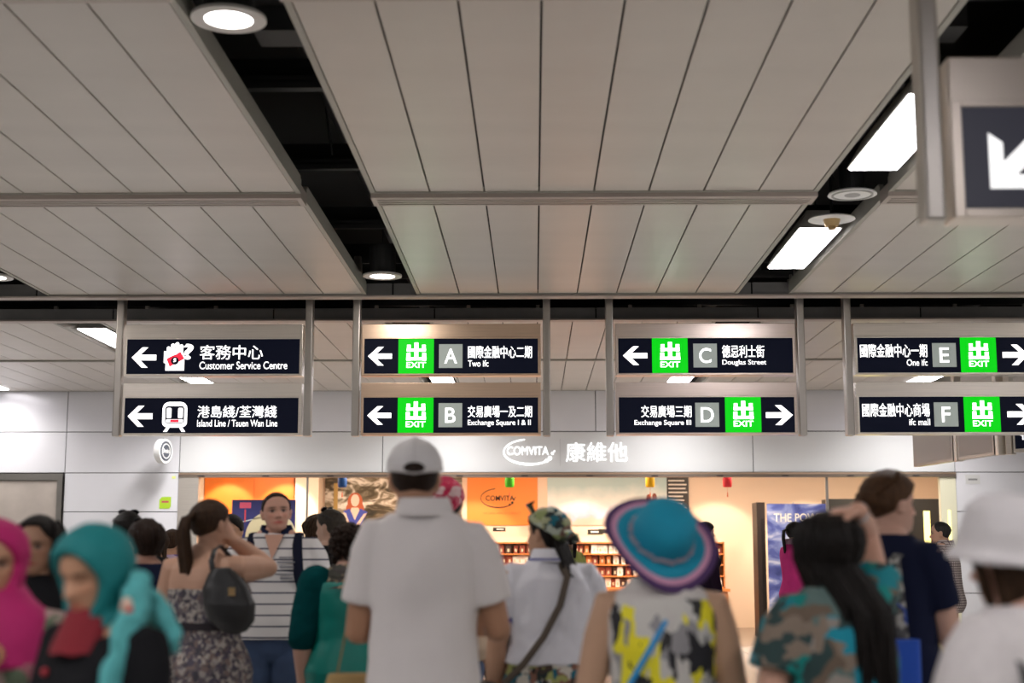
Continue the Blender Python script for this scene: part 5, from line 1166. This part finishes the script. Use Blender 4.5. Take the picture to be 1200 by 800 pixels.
P = person('dark-clothed shop assistant in profile just right of the turquoise sun hat', 2.01, 17.0, 1.755, -62, (.62,.42,.32), 'f', .95, fine=.008, head=(-10,0,0))
hair(P, blackhair, hair_cap(.014, hairline(.8,.68,.42,.16), .003), long_locks(24, .06, 110, 0, .016, .012, .01, seed=31)); top(P, cloth('dark_plum_cloth', (.025,.014,.03)), sleeve=1.7, name='jacket', wrinkle=.008); pants(P, blacktr); shoes(P, blackshoe)
P = person('woman with black ponytail in bright pink polo before the mountain banner', 2.97, 16.5, 1.745, -65, (.62,.40,.29), 'f', .95, 1.0, R=dict(u=(.1,.15,-1), f=(-.05,1,-.15), curl=.5), L=dict(u=(-.1,.15,-1), f=(.1,1,-.1), curl=.5), fine=.008, head=(-4,0,0))
hair(P, blackhair, hair_cap(.012, hairline(.8,.7,.48,.24), .003), pony(24, 2, .22)); top(P, cloth('hot_pink_jersey', (.78,.06,.30)), z0=.5, sleeve=.6, ease=.009, loose=.01, name='polo_shirt', wrinkle=.008, collar=cloth('striped_collar', (.5,.3,.4))); pants(P, mat('pink_trousers', (.65,.03,.22), .8)); shoes(P, blackshoe)
P = person('older man in grey checked shirt standing in profile holding a cup', 4.10, 14.5, 1.71, 62, (.50,.29,.20), 'm', 1.06, 1.0, R=dict(u=(.15,.1,-1), f=(-.4,1,.25), curl=.8), L=dict(u=(-.15,.15,-1), f=(.25,1,.25), hd=(.5,.8,.2), pn=(1,-.2,0), curl=.8), fine=.006, head=(6,0,0), brow=(.05,.04,.03))
hair(P, hmat('greying_hair', (.035,.032,.03)), hair_cap(.006, hairline(.90,.80,.52,.24)))
top(P, stripe_mat('grey_check_cloth', (.42,.36,.34), (.10,.07,.07), .024, .007, 2, .85, 0), z0=.47, sleeve=.78, loose=.03, name='shirt', wrinkle=.010, collar=MATS['grey_check_cloth']); pants(P, khaki); shoes(P, brownshoe)
w_ = P.arm[-1][2]; d_ = P.arm[-1][4]
MB().tube([w_-d_*.02, w_-d_*.005], .030, 14, round_=False).build('wristwatch', mat('pale_watch', (.6,.58,.5), .3, .5), P.root, True)
cu = tag(empty('paper_cup', tuple(P.root.matrix_basis @ (w_+Vector((.06,.09,-.03))))), 'small red cup in the hand of the man in the checked shirt', 'cup')
MB().cyl((0,0,0), .026, .085, 18, r2=.034).build('cup_body', mat('red_cup', (.65,.06,.04), .5), cu, True); ringband(MB(), .031, .036, .082, .088, 18).build('rim', white_m, cu, True)
